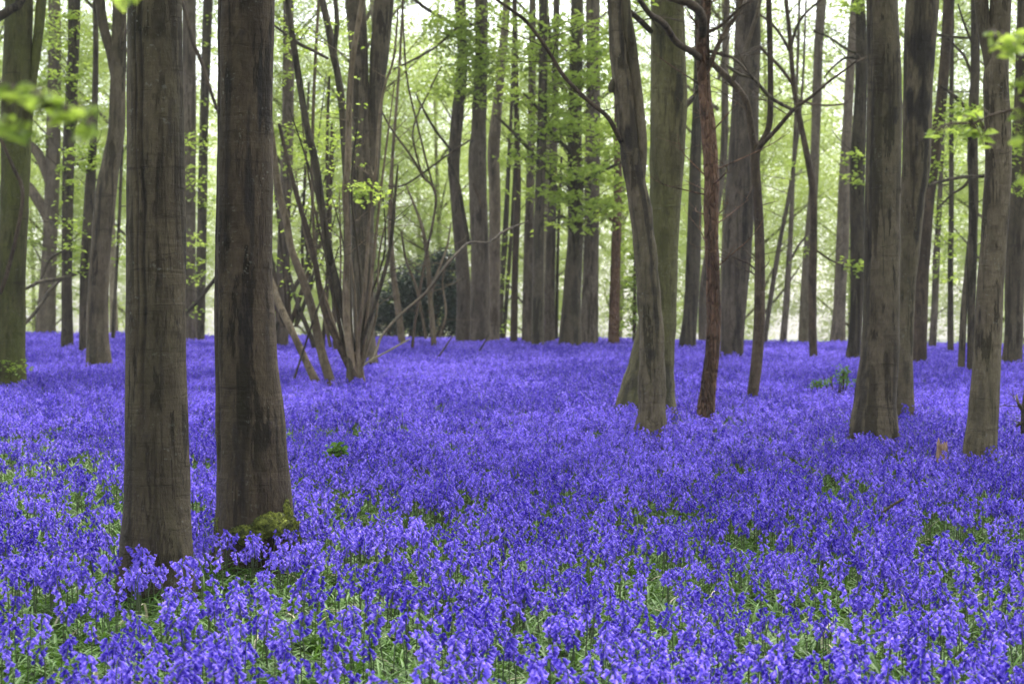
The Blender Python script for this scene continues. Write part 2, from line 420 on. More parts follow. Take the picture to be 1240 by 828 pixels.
FRONT = -math.pi / 2
def tree(name, label, cat, mat, pts, Y=None, limbs=(), branches=(), leaves=(), crown=True, twigs=0, twiglen=1.2, amp=.045, sides=None,
         crease=None, stain_shade=None, group=None, top=5.0, leafsize=.11, flare=.14, moss=None, crownscale=1.0, rings=.0, base=True, leaftone=.5):
    global treecount
    treecount += 1
    seed = treecount * 1.7
    rg = random.Random(treecount * 101)
    b = pts[0]
    if Y is None: Y = row_depth(b[0], b[1])
    P = px_poly(pts, Y)
    x0 = P[0][0].x
    gz = G(x0, Y)
    root = empty(name, Vector((x0, Y, gz)), label, cat, group)
    org = Vector((x0, Y, gz))
    near = Y < 18
    step = .028 if near else (.05 if Y < 32 else .18)
    sd = sides or (150 if near else (48 if Y < 32 else 16))
    low = P[0]
    if base:
        dn = low[0] - P[1][0]; dn = dn / max(1e-6, abs(dn.z)) * 0.0
        P = [(Vector((low[0].x + dn.x, Y, gz - .25)), low[1] * 1.22), (Vector((low[0].x, Y, min(gz + .02, low[0].z - .05))), low[1] * 1.12)] + P
    def extend(P):
        d = (P[-1][0] - P[-2][0]).normalized()
        zt = CZ + HY / F * Y
        e = P[-1]
        if top <= 0 or e[0].z < zt - .5: return P
        d = (d + Vector((0, 0, .6))).normalized()
        return P + [(e[0] + d * top * .4 + Vector((rg.uniform(-.1, .1), rg.uniform(-.2, .2), 0)), e[1] * .88), (e[0] + d * top + Vector((rg.uniform(-.3, .3), rg.uniform(-.4, .4), 0)), e[1] * .6)]
    P = extend(P)
    m = BARK[mat]
    mb = MB()
    fl = (gz, .75 if Y < 40 else 1.0, rg.choice((4, 5, 6)), rg.uniform(0, 6.28), flare) if (base and flare) else None
    scars = []
    if Y < 34 and base:
        for k in range(9):
            scars.append((FRONT + rg.uniform(-1.3, 1.3), gz + .7 + rg.random() * (HY / F * Y + CZ - gz - .7), rg.uniform(.16, .36), rg.uniform(.03, .075)))
    Q = tube(mb, P, sd, step, amp, 2.6 if amp < .08 else 7.0, seed, org, fl, crease, stain_shade, rings=rings, scars=scars)
    if twigs: 
        Qv = [(c - org, r) for c, r in Q if c.z < CZ + HY / F * Y + .5 and c.z > gz + 1.0]
        if Qv: 
            
            for kk in range(twigs):
                mt = MB(); add_twigs(mt, Qv, 1, twiglen, .012 * max(1, Y / 40), rg, .25, seed + kk); mt.build('branch', m, root)
    mb.build('trunk', m, root)
    tips = [Q[-1][0]]
    for lp in limbs:
        lm = MB()
        q = tube(lm, extend(px_poly(lp, Y - .0)), max(12, sd // 2), step, amp, 2.6, seed + 3, org, rings=rings)
        lm.build('limb', m, root); tips.append(q[-1][0])
    for br in branches:
        dY = br.get('dY', 0); bm = BARK[br.get('mat', mat)]
        lm = MB()
        q = tube(lm, px_poly(br['p'], Y + br.get('y0', 0), dY, br.get('wig', .12)), 10, .06 if Y < 30 else .14, .09, 5, seed + len(br['p']), org)
        if br.get('tw', 3):
            add_twigs(lm, [(c - org, r) for c, r in q], br.get('tw', 3), br.get('tl', 1.0), .007 * max(1, Y / 35), rg, .15, seed + 5, 2 if br.get('tw', 3) >= 5 else 1)
        lm.build(br.get('name', 'branch'), bm, root)
    if leaves:
        for (px, py, rx, ry, n, dy) in leaves:
            lf = MB(); lf.smooth = False
            yy = Y + dy
            c = W(px, py, yy); RX = rx / F * yy; RZ = ry / F * yy
            for k in range(n):
                while True:
                    u = Vector((rg.uniform(-1, 1), rg.uniform(-1, 1), rg.uniform(-1, 1)))
                    if u.length < 1: break
                p = c + Vector((u.x * RX, u.y * min(RX, 1.6), u.z * RZ)) - org
                spray(lf, rg, p, rg.uniform(.22, .5) * leafsize / .11, 13, leafsize * 1.15, .5, .12, leaftone)
                if k % 3 == 0:
                    # a twig carrying this clump, rising out of the trunk below it
                    zz = p.z - rg.uniform(.2, .9) - .35 * abs(p.x)
                    best = min(Q, key=lambda q: abs(q[0].z - org.z - max(.6, zz)))
                    a = best[0] - org
                    mid = (a + p) * .5 + Vector((rg.gauss(0, .1), rg.gauss(0, .1), rg.uniform(-.1, .25)))
                    L = (p - a).length
                    tw = MB(); tube(tw, [(a, .006 + .006 * L), (mid, .004 + .004 * L), (p, .004)], 5, max(.12, L / 8), .12, 4, seed + k); tw.build('twig', m, root)
            lf.build('foliage', M_LEAF, root)
    if crown:
        ct = tips[0] - org
        me = CROWN[treecount % 3]
        o = link('crown', me, root, ct + Vector((0, 0, max(0, 1.2 * crownscale))))
        o.rotation_euler = (0, 0, rg.uniform(0, 6.28)); s = crownscale * rg.uniform(.9, 1.1); o.scale = (s, s, s)
    return root, Y, org, Q

def B(p, **k): d = dict(p=p); d.update(k); return d
FRONT = -math.pi / 2

# T1 leftmost mossy trunk
t1 = tree('mossy_beech_tree', 'thick green mossy beech at the edge with a woody stem curling up its bark', 'tree', 'mossy',
     [(8, 462, 46), (12, 400, 37), (14, 330, 34), (18, 230, 35), (20, 130, 37), (23, 0, 34), (24, -90, 33)],
     limbs=[[(34, 160, 8), (38, 110, 11), (45, 55, 12), (50, 0, 13), (54, -70, 13)]],
     branches=[B([(0, 356, 5), (11, 322, 5), (25, 261, 5), (27, 228, 5), (17, 205, 4.5), (5, 178, 4), (-4, 160, 4)], name='vine', mat='brown', y0=-.42, wig=.02, tw=0),
               B([(23, -40, 11), (26, 0, 11), (14, 11, 11), (-2, 21, 12), (-30, 38, 13)], mat='beech_dark', y0=-1.2, wig=.02, tw=0)], amp=.06, leaves=[(18, 443, 12, 10, 6, -.45)], leafsize=.06, leaftone=.1)
tree('ivy_grown_tree', 'slim dark tree wrapped in small green leaves, right of the mossy beech', 'tree', 'beech_dark',
     [(81.5, 422, 15), (81, 330, 13), (82, 230, 14), (85, 150, 16), (89, 60, 14), (90, 0, 15), (92, -70, 14)],
     leaves=[(86, 40, 16, 50, 16, -.2), (88, 120, 22, 40, 18, -.2), (84, 250, 14, 70, 16, -.2), (60, 60, 26, 50, 12, 1)], twigs=6, amp=.09)
tree('curved_beech_tree', 'grey beech bending over to one side, its stem forking high up', 'tree', 'beech',
     [(120, 443, 32), (118, 400, 28), (120, 330, 24), (129, 230, 26), (134, 200, 23), (141, 160, 21), (142, 130, 20), (144, 60, 19), (145, 0, 17), (147, -80, 16)],
     limbs=[[(141, 110, 9), (135, 68, 12), (126, 35, 12), (121, 0, 12), (117, -70, 11)]], amp=.06,
     crease=[(FRONT - .4, .12, .05, 1.2, 4.5)], leaves=[(150, -2, 16, 8, 10, -1)])
tree('leaning_dark_tree', 'narrow dark trunk close behind the curved beech with a long bare side branch', 'tree', 'beech_dark',
     [(102, 426, 13), (103, 330, 12), (109, 230, 13), (114, 150, 8), (116, 60, 7), (115, 0, 6), (115, -60, 6)],
     branches=[B([(107, 326, 4), (75, 337, 4.5), (49, 341, 4.5), (30, 350, 4), (10, 356, 3)], dY=-2), B([(75, 337, 4), (60, 352, 4.5), (45, 375, 4.5), (30, 392, 4), (18, 402, 3)], dY=-2),
               B([(49, 341, 3), (60, 315, 3), (75, 305, 2.5), (90, 301, 1.5)])], leaves=[(100, 300, 14, 40, 10, -.2), (104, 180, 20, 30, 14, -.3)], twigs=3)
tree('thin_sapling', 'very thin dark sapling between the curved beech and the seamed near trunk', 'sapling', 'beech_dark',
     [(137, 405, 5), (141, 330, 4), (145, 250, 4), (148, 170, 4), (150, 90, 4), (151, 0, 3.5), (152, -40, 3)], Y=60, crown=False, twigs=5, leaves=[(143, 300, 10, 40, 7, 0)])
# two near trunks
a1 = FRONT - .30
tree('seamed_beech_tree', 'big near beech trunk with a long dark vertical seam in its bark', 'tree', 'beech_near',
     [(189, 672, 88), (190, 600, 80), (190, 530, 77), (189, 430, 73), (189, 330, 71), (188.5, 230, 70), (188, 130, 68.5), (187, 0, 66), (187, -110, 64)],
     crease=[(a1, .10, .10, .75, 4.4), (a1 - .24, .055, .05, 1.2, 4.2)], stain_shade=[(FRONT + .7, .16, 2.55, 2.9, .6), (FRONT + .35, .06, .95, 1.5, .5), (FRONT - .9, .25, .1, .9, .5)], amp=.035, rings=.008, top=6, flare=.24)
t7 = tree('stained_beech_tree', 'biggest near beech trunk with peeling dark stains and moss on its foot', 'tree', 'beech_brown',
     [(308, 645, 94), (308, 600, 90), (304.5, 530, 84), (298, 430, 75), (295, 330, 69), (296, 230, 69), (297, 130, 67), (298, 0, 68), (298, -110, 66)],
     crease=[(FRONT - 1.1, .08, .05, .4, 4.4), (FRONT - .2, .11, .06, -.2, .95)],
     stain_shade=[(FRONT + .25, .14, 2.05, 2.9, .85), (FRONT + .42, .08, 1.7, 2.55, .8), (FRONT + .7, .10, 2.6, 3.3, .8), (FRONT - .55, .15, 2.3, 3.2, .6), (FRONT + .15, .22, 1.25, 1.7, .6), (FRONT - .3, .20, .0, 1.0, .75), (FRONT + .9, .12, 1.0, 1.6, .5)],
     amp=.05, rings=.008, top=6, flare=.26)
def moss_cushion(root, Y, org, spots):
    mb = MB()
    rg = random.Random(5)
    for (px, py, rx, rz, dy) in spots:
        c = W(px, py, Y + dy) - org; RX = rx / F * Y; RZ = rz / F * Y
        nu, nv = 30, 18; V = []; Fc = []
        for j in range(nv + 1):
            for i in range(nu):
                th = 2 * math.pi * i / nu; ph = math.pi * j / nv
                d = Vector((math.sin(ph) * math.cos(th), math.sin(ph) * math.sin(th), math.cos(ph)))
                k = 1 + .28 * noise.noise(d * 2.2 + Vector((px, 0, 0))) + .16 * noise.noise(d * 7 + Vector((px, 3, 0))) + .10 * noise.noise(d * 22)
                V.append(c + Vector((d.x * RX * k, d.y * RX * .8 * k, d.z * RZ * k)))
        for j in range(nv):
            for i in range(nu): Fc.append((j * nu + i, (j + 1) * nu + i, (j + 1) * nu + (i + 1) % nu, j * nu + (i + 1) % nu))
        mb.add(V, Fc)
        for k in range(900):
            th = rg.uniform(0, 6.28); ph = math.acos(rg.uniform(-.3, 1))
            d = Vector((math.sin(ph) * math.cos(th), math.sin(ph) * math.sin(th), math.cos(ph)))
            kk = 1 + .28 * noise.noise(d * 2.2 + Vector((px, 0, 0))) + .16 * noise.noise(d * 7 + Vector((px, 3, 0))) + .10 * noise.noise(d * 22)
            leaf(mb, c + Vector((d.x * RX * kk, d.y * RX * .8 * kk, d.z * RZ * kk)), rg.uniform(.010, .022), d + Vector((rg.gauss(0, .6), rg.gauss(0, .6), rg.gauss(0, .6))), rg.uniform(0, 6.28), 0.5)
    mb.build('moss', M_MOSS, root)
moss_cushion(t7[0], t7[1], t7[2], [(343, 636, 13, 30, -.10), (326, 636, 22, 16, -.20), (302, 646, 24, 13, -.19), (272, 650, 11, 32, -.08), (352, 650, 12, 24, -.07)])

tree('grey_beech_tree', 'grey trunk half hidden behind the seamed near beech, with two dead side branches', 'tree', 'grey',
     [(229, 408, 17), (229, 300, 16), (229, 150, 17), (229, 0, 17), (229, -70, 16)], Y=58,
     branches=[B([(214, -10, 4), (222, 8, 5), (234, 52, 5), (244, 76, 5), (262, 130, 4), (280, 170, 3)], y0=-16, mat='brown'), B([(226, 378, 4), (240, 364, 5), (254, 346, 5), (270, 326, 4)], y0=-8, mat='beech_dark')], leaves=[(232, 200, 18, 60, 16, -1), (240, 330, 16, 50, 12, -1)])
tree('dark_gap_tree', 'slender dark tree seen through the gap between the two near trunks', 'tree', 'beech_dark',
     [(241, 404, 14), (244, 300, 12), (247, 150, 11), (252, 0, 12), (254, -60, 11)], Y=60, leaves=[(250, 150, 16, 40, 14, 0), (248, 240, 14, 60, 14, 0), (252, 50, 14, 40, 8, 0)])
tree('pale_limbed_tree', 'pale far trunk with two thick low limbs, behind the mossy beech', 'tree', 'pale',
     [(55, 402, 25), (60, 300, 18), (64, 200, 18), (66, 60, 16), (66, 0, 15), (66, -60, 15)], Y=78,
     limbs=[[(65, 235, 13), (56, 208, 13), (46, 186, 12), (36, 176, 11), (20, 168, 9)], [(62, 275, 13), (54, 256, 13), (46, 243, 13), (34, 226, 12), (15, 215, 10)]], leaves=[(60, 130, 26, 60, 30, 0), (50, 310, 26, 50, 24, 0), (95, 330, 26, 50, 18, 0), (100, 100, 30, 60, 20, 0)], leafsize=.13)
tree('ashen_tree', 'ashen grey trunk beside the stained near beech, behind the leaning hazel stems', 'tree', 'grey',
     [(341, 408, 17), (343, 300, 15), (347, 200, 15), (349, 100, 14), (349, 0, 12), (348, -60, 12)], Y=52, leaves=[(345, 60, 22, 50, 14, -.5), (340, 180, 12, 50, 10, -.5)], twigs=5)

# hazel coppice: many stems from one stool
def coppice(name, label, base, Y, stems, mats, group=None, leaves=(), stool=True, twigs=6, thin=10):
    bx, by, bw = base
    p = W(bx, by, Y); org = Vector((p.x, Y, G(p.x, Y)))
    root = empty(name, org, label, 'coppiced hazel', group)
    rg = random.Random(int(bx))
    stems = list(stems)
    for k in range(thin):
        tx = bx + rg.uniform(-105, 62); ty = rg.uniform(60, 240); w0 = rg.uniform(2.6, 4.6)
        b0 = bx + (tx - bx) * .12
        stems.append(([(b0, by - 12, w0), (b0 + (tx - b0) * .35 + rg.gauss(0, 5), by - (by - ty) * .35, w0 * .9), (b0 + (tx - b0) * .7 + rg.gauss(0, 7), by - (by - ty) * .68, w0 * .7), (tx, ty, w0 * .3)], rg.uniform(-.6, 1.2)))
    tops = []
    for i, (st, dY) in enumerate(stems):
        mb = MB()
        pp = list(st)
        P = px_poly(pp, Y + rg.uniform(-.15, .15), dY)
        d = P[0][0] - P[1][0]
        if P[0][0].z - G(P[0][0].x, Y) < .8:
            e = P[0][0] + d.normalized() * .45
            P = [(e, P[0][1] * 1.3)] + P
        if pp[-1][1] <= 5:
            dd = (P[-1][0] - P[-2][0]).normalized()
            P.append((P[-1][0] + dd * 2.2, P[-1][1] * .6))
        q = tube(mb, P, 12, .09, .09, 5, i * 3.3 + bx, org)
        if twigs: add_twigs(mb, [(c - org, r) for c, r in q[len(q) // 3:]], twigs, .7, .008, rg, .3, i)
        mb.build('stem', BARK[mats[i % len(mats)]], root)
        tops.append(q)
    if stool:
        mb = MB()
        tube(mb, [(Vector((p.x, Y, org.z - .2)), bw / F * Y * .62), (Vector((p.x, Y, org.z + .1)), bw / F * Y * .52), (Vector((p.x - .02, Y, p.z + .12)), bw / F * Y * .42), (Vector((p.x - .03, Y, p.z + .42)), bw / F * Y * .30)], 20, .06, .22, 6, bx, org)
        mb.build('stool', BARK['brown'], root)
    if leaves:
        lf = MB(); lf.smooth = False
        for (px, py, rx, ry, n, dy) in leaves:
            c = W(px, py, Y + dy)
            for k in range(n):
                q = c + Vector((rg.uniform(-1, 1) * rx / F * Y, rg.uniform(-.7, .7), rg.uniform(-1, 1) * ry / F * Y)) - org
                spray(lf, rg, q, rg.uniform(.15, .35), 9, .085, .45, .12, .55)
        lf.build('foliage', M_LEAF, root)
    return root
YC = row_depth(432, 462)
coppice('hazel_coppice', 'many-stemmed hazel fanning out of one stool in the flowers, its stems leaning apart', (432, 460, 24), YC, [
    ([(397, 452, 12), (388, 421, 11), (378, 375, 10), (366, 337, 10), (353, 302, 9), (346, 265, 9), (337, 230, 9), (330, 174, 8), (322, 110, 7), (318, 50, 6)], 1.0),
    ([(372, 440, 9), (352, 398, 9), (337, 366, 9), (330, 346, 9), (312, 300, 8), (296, 240, 6)], 1.5),
    ([(422, 442, 9), (404, 404, 8), (391, 369, 8), (381, 314, 7), (372, 279, 7), (360, 239, 6), (349, 197, 5), (338, 150, 4)], .8),
    ([(429, 440, 11), (426, 418, 11), (413, 366, 10), (401, 317, 9), (392, 268, 9), (387, 230, 9), (382, 197, 9), (371, 151, 8.5), (362, 96, 8), (356, 58, 8), (350, 17, 7.5), (347, -10, 7)], 0),
    ([(427, 445, 9), (421, 405, 9), (419, 350, 8.5), (421, 288, 8), (418, 230, 8), (421, 203, 8), (423, 122, 7.5), (427, 72, 7.5), (434, 29, 7), (439, 0, 7)], -.4),
    ([(434, 440, 5), (434, 405, 5), (442, 346, 4.5), (447, 268, 4), (450, 230, 4), (455, 209, 4), (459, 145, 3.5), (466, 104, 3.2), (475, 78, 3), (479, 52, 2.4), (482, 10, 2)], -.6),
    ([(430, 445, 6), (436, 418, 5.5), (445, 395, 5), (459, 352, 5), (471, 308, 4.5), (476, 268, 4.5), (478, 242, 3.5), (482, 200, 2)], -.7),
    ([(424, 430, 9), (421, 330, 9), (420, 230, 9), (417, 174, 9), (414, 130, 9), (410, 96, 9), (404, 67, 9), (398, 35, 9), (390, 0, 8.5), (386, -20, 8)], .9),
    ([(404, 70, 6), (408, 30, 6), (406, 0, 5.5), (404, -20, 5)], .3),
    ([(400, 420, 4), (384, 330, 4), (378, 230, 4), (379, 145, 4), (382, 72, 4), (386, 0, 3.5)], 1.2),
    ([(397, 71, 3.5), (378, 61, 4), (360, 52, 4), (333, 32, 3), (318, 22, 2)], .5),
    ([(365, 432, 2.5), (378, 392, 2.5), (398, 337, 2), (410, 300, 1.4)], -.8),
    ], ['lichen', 'lichen', 'brown', 'beech_dark', 'lichen', 'lichen', 'beech_dark', 'beech_dark', 'beech_dark', 'lichen', 'beech_dark', 'beech_dark'],
    leaves=[(390, 110, 34, 80, 44, .6), (350, 30, 30, 40, 22, .8), (440, 235, 22, 12, 10, -.6), (400, 200, 40, 60, 34, 1.2), (370, 300, 36, 60, 20, 1.5)])
coppice('hazel_coppice', 'smaller dark hazel clump of crossing stems behind the larger hazel', (352, 408, 14), 50, [
    ([(331, 404, 6), (345, 372, 6), (358, 346, 6), (372, 320, 5), (392, 260, 4), (405, 200, 3)], 1), ([(352, 392, 6), (372, 335, 6), (390, 288, 5.5), (398, 230, 4), (402, 150, 3)], 1),
    ([(375, 404, 6), (362, 372, 5), (352, 340, 5), (346, 300, 4), (343, 220, 3)], -1), ([(392, 404, 5), (396, 350, 5), (398, 280, 5), (396, 180, 4), (399, 90, 3)], 0),
    ([(384, 404, 5), (372, 360, 5), (366, 300, 4), (370, 200, 3.5), (374, 100, 3)], 0), ([(405, 404, 5), (403, 350, 4), (400, 270, 4), (404, 160, 3)], 1)], ['beech_dark', 'brown'], leaves=[(385, 270, 34, 70, 26, 0), (390, 150, 30, 60, 18, 0)], stool=False)

tree('forked_beech_tree', 'tall grey-green beech splitting into two trunks directly behind the hazel stems', 'tree', 'beech',
     [(444, 440, 27), (441, 400, 26), (439, 330, 27), (439, 250, 28), (439, 200, 27), (436, 120, 22), (434, 60, 23), (430, 0, 25), (427, -60, 24)],
     limbs=[[(444, 260, 18), (449, 215, 19), (453, 165, 18), (455, 120, 18), (460, 60, 23), (465, 0, 24), (468, -60, 24)]], leaves=[(440, 232, 24, 12, 12, -.6)], crease=[(FRONT + .45, .1, .05, 3.5, 6)])
tree('brown_sapling', 'thin pale brown leaning sapling in front of the dark holly', 'sapling', 'lichen',
     [(487, 416, 9), (482, 374, 8), (474, 310, 7), (473, 243, 6), (476, 180, 4), (483, 90, 3.4), (488, 0, 3), (490, -30, 3)], Y=56, crown=False, twigs=12, twiglen=1.5)
tree('brown_sapling', 'small forked sapling of thin grey stems before the holly, touching no other trunk', 'sapling', 'lichen',
     [(525, 411, 7), (521, 362, 6.5), (518, 316, 5.5), (512, 278, 4.5), (503, 252, 3), (492, 225, 2)], Y=55, crown=False, twigs=9, twiglen=1.1, top=0,
     branches=[B([(516, 410, 4), (505, 351, 3.6), (492, 316, 3), (486, 280, 2)]), B([(521, 362, 3), (530, 330, 3), (541, 300, 2.4), (546, 270, 1.6)]), B([(532, 408, 3), (540, 380, 3), (536, 340, 2.4), (544, 310, 1.6)])])
tree('bare_sapling', 'spindly bare sapling of wiry crossing shoots rising above the pale brown sapling', 'sapling', 'brown',
     [(500, 412, 3.4), (512, 330, 3.2), (528, 240, 3), (512, 214, 3), (499, 191, 2.8), (480, 165, 2.6), (470, 150, 2.4), (455, 120, 2)], Y=50, crown=False, twigs=5, top=0,
     branches=[B([(528, 240, 2.6), (505, 150, 2.4), (493, 96, 2.4), (489, 43, 2.2), (487, -5, 2)]), B([(512, 214, 2.4), (500, 160, 2.2), (520, 110, 2), (535, 80, 1.6)]), B([(470, 225, 2), (492, 223, 2.4), (542, 188, 2.4), (572, 168, 2)])], leaves=[(505, 95, 25, 40, 5, 0)])
tree('slim_beech_tree', 'dark grey trunk of the close trio in mid wood, dead branch down its bark', 'tree', 'grey',
     [(561, 415, 19), (561.5, 350, 17), (558, 300, 16), (551, 230, 13), (549.5, 200, 14.5), (553, 150, 15), (558, 100, 14), (560, 60, 12), (557, 0, 14), (556, -60, 13)],
     branches=[B([(543, 190, 4), (545, 200, 5), (554, 220, 5), (560, 252, 5), (567, 290, 5), (569, 296, 4)], y0=-.4, mat='beech_dark', tw=1, wig=.05),
               B([(548, 186, 3.6), (542, 177, 3.4), (528, 159, 3.2), (516, 139, 3), (503, 113, 2.2)], mat='beech_dark', dY=-1), B([(556, 36, 5), (543, 26, 5), (518, 12, 4.6), (502, 0, 4.2), (488, -10, 3)], mat='beech_dark', dY=-1)],
     leaves=[(560, 55, 36, 36, 60, -1), (545, 110, 36, 16, 26, -1), (590, 95, 30, 40, 44, -1), (525, 30, 22, 12, 14, -1), (575, 20, 50, 16, 24, -1)], twigs=4, leafsize=.15, leaftone=.75)
tree('rough_footed_beech_tree', 'thickest of the close trio of trunks in mid wood, knobbly towards its foot', 'tree', 'grey',
     [(581, 416, 24), (581, 380, 24), (581, 300, 22), (578, 200, 22), (580, 150, 18), (583, 60, 15), (583, 0, 16), (583, -60, 15)],
     stain_shade=[(FRONT + .3, .5, .3, 1.6, .5)], branches=[B([(587, 35, 3), (560, 30, 3.4), (528, 57, 3), (496, 75, 2.6), (476, 84, 2)], y0=-.5, mat='brown'), B([(584, 252, 4), (579, 236, 5), (573, 222, 3)], y0=-.4, mat='brown', tw=0)],
     leaves=[(610, 60, 26, 40, 16, -1)], amp=.08)
tree('pale_beech_tree', 'palest of the close trio of trunks, bending outward near its top', 'tree', 'pale',
     [(598, 414, 14), (599, 300, 14), (599, 230, 14), (598, 180, 15), (604, 110, 11), (610, 50, 10), (614, 0, 9), (617, -60, 9)], Y=64, stain_shade=[(FRONT - .2, .4, 5.8, 7.0, .7)])
tree('leafy_sapling', 'pair of thin stems dotted with leaves beside the palest trunk of the trio', 'sapling', 'beech_dark',
     [(604, 410, 8), (608, 340, 7), (612, 280, 7), (616, 200, 5), (620, 120, 4), (622, 30, 3), (623, -20, 3)], Y=66, crown=False,
     branches=[B([(610, 410, 5), (615, 340, 5), (620, 270, 4), (623, 200, 3)])], leaves=[(612, 310, 9, 50, 9, -.2), (610, 390, 9, 20, 5, -.2)])
tree('reddish_slim_tree', 'straight slim reddish-brown trunk standing alone with thin twigs all along it', 'tree', 'brown',
     [(622, 415, 9), (624, 316, 8), (627, 230, 8), (625, 116, 6.5), (623, 0, 6), (623, -60, 5)], twigs=10, crownscale=.7)
tree('grey_pillar_tree', 'grey trunk, first of three standing close like pillars', 'tree', 'grey', [(638, 414, 13), (640, 300, 12), (642, 230, 10.5), (644, 120, 9), (645, 0, 8), (645, -60, 8)], Y=62)
tree('dark_pillar_tree', 'darker middle trunk of three standing close like pillars', 'tree', 'beech_dark', [(651, 416, 15), (652, 300, 13), (654, 230, 12), (657, 120, 11), (658, 0, 10), (658, -60, 10)], Y=57)
tree('light_pillar_tree', 'lighter leaning trunk, last of three like pillars, with a thin stem against it', 'tree', 'grey', [(665, 414, 14.5), (667, 300, 12), (669, 230, 10), (672, 100, 8), (674, 0, 8), (675, -60, 7)], Y=63,
     branches=[B([(674, 410, 4), (675, 330, 4), (677, 260, 3.4), (680, 190, 3)], name='stem', mat='beech_dark')])
tiers = [(700, 66, 60, 6, 15), (735, 42, 34, 18, 8), (665, 30, 40, 22, 14), (690, 95, 50, 8, 14), (655, 120, 36, 12, 12), (738, 96, 30, 10, 8), (725, 158, 46, 9, 15), (660, 160, 44, 14, 15), (745, 182, 32, 8, 10), (700, 208, 56, 9, 18),
         (668, 236, 34, 8, 10), (735, 250, 36, 12, 13), (640, 195, 26, 14, 8), (756, 222, 22, 10, 7), (690, 130, 50, 20, 10), (645, 70, 30, 24, 10), (700, 270, 40, 10, 6)]
tree('leafy_beech_tree', 'dark trunk with flared foot carrying the broad tiers of fresh leaves in mid wood', 'tree', 'beech',
     [(690, 419, 28), (693, 350, 22), (696.5, 300, 20), (697, 260, 19), (696, 150, 17), (698, 60, 16), (699, 0, 15), (699, -60, 14)],
     branches=[B([(692, 250, 6), (675, 229, 5), (655, 200, 5), (637, 177, 4.5), (620, 159, 4), (600, 140, 2.6)], dY=-2, tw=8), B([(694, 190, 5), (682, 175, 4.4), (666, 159, 4), (655, 136, 4), (634, 113, 3)], dY=-2, tw=8),
               B([(696, 240, 6), (712, 215, 5), (735, 205, 4), (765, 190, 3)], dY=-2, tw=6), B([(694, 130, 6), (676, 95, 5), (668, 60, 4), (664, 20, 3)], dY=-1, tw=6), B([(694, 275, 5), (680, 262, 4), (668, 268, 3)], dY=-1)],
     leaves=[(a, b, c, d, int(e * 1.8), -1.2) for a, b, c, d, e in tiers], twigs=10, leafsize=.165, leaftone=.8)
tree('smooth_dark_tree', 'smooth straight dark trunk standing close beside the leafy flared one', 'tree', 'grey',
     [(713, 416, 23), (716, 300, 18.5), (717, 220, 18), (718, 150, 18), (718, 60, 16), (718, 0, 17), (718, -60, 16)], branches=[B([(718, 210, 4), (724, 204, 4), (740, 190, 3.4), (752, 178, 2)], dY=-1)])
tree('ruddy_tree', 'slim ruddy trunk between the leafy trees and the knotted twin-stemmed tree', 'tree', 'red',
     [(743, 416, 14), (746, 300, 12), (748, 230, 10), (748, 100, 9), (747, 0, 8), (747, -60, 8)], amp=.09, branches=[B([(745, 272, 4), (732, 258, 4), (722, 246, 3)])])
tree('evergreen_sapling', 'bushy dark green sapling behind the ruddy trunk', 'sapling', 'brown',
     [(768, 416, 5), (769, 330, 4), (770, 260, 3), (770, 200, 2)], Y=62, crown=False, top=0, leaves=[(770, 390, 20, 24, 26, 0), (768, 345, 22, 22, 26, 0), (772, 300, 20, 20, 20, 0), (768, 250, 18, 24, 12, 0)], leafsize=.13, leaftone=.2)
# central pair
tree('knotted_tree', 'crooked grey tree with burls and a hollow seam, growing against a big smooth beech', 'tree', 'beech',
     [(789, 524, 40), (789, 480, 33), (790, 430, 31), (787, 380, 29), (783, 320, 28), (776, 260, 28), (769, 220, 25), (763, 180, 24), (755, 110, 25), (748, 60, 20), (745, 0, 20), (742, -70, 19)],
     limbs=[[(771, 250, 12), (776, 205, 13), (777, 170, 13), (772, 120, 14), (765, 60, 15), (757, 10, 14), (752, -60, 13)]],
     branches=[B([(752, 172, 6), (748, 164, 6), (736, 142, 5.6), (719, 128, 5.2), (698, 109, 5), (681, 90, 5), (669, 70, 4.8), (655, 49, 4.6), (637, 26, 4.4), (620, 13, 4), (596, -4, 3.4)], mat='brown', dY=-1.0, tw=6),
               B([(766, 200, 15), (767, 190, 16), (768, 180, 11)], name='burl', y0=-.06, wig=0, tw=0), B([(741, 112, 8), (742, 104, 11), (744, 97, 7)], name='burl', y0=-.03, wig=0, tw=0)],
     crease=[(FRONT + .35, .14, .14, .9, 3.6)], stain_shade=[(FRONT + .1, .5, 3.4, 3.75, .9), (FRONT + .4, .3, 1.3, 2.4, .65), (FRONT - .1, .35, 1.0, 1.25, .8), (FRONT + .8, .4, 3.0, 4.2, .6), (FRONT + .5, .25, 1.2, 6, .7), (FRONT - .7, .2, 2.2, 5, .5)], amp=.13)  # dark patches here also paint in the shade of hollows by burl and seam
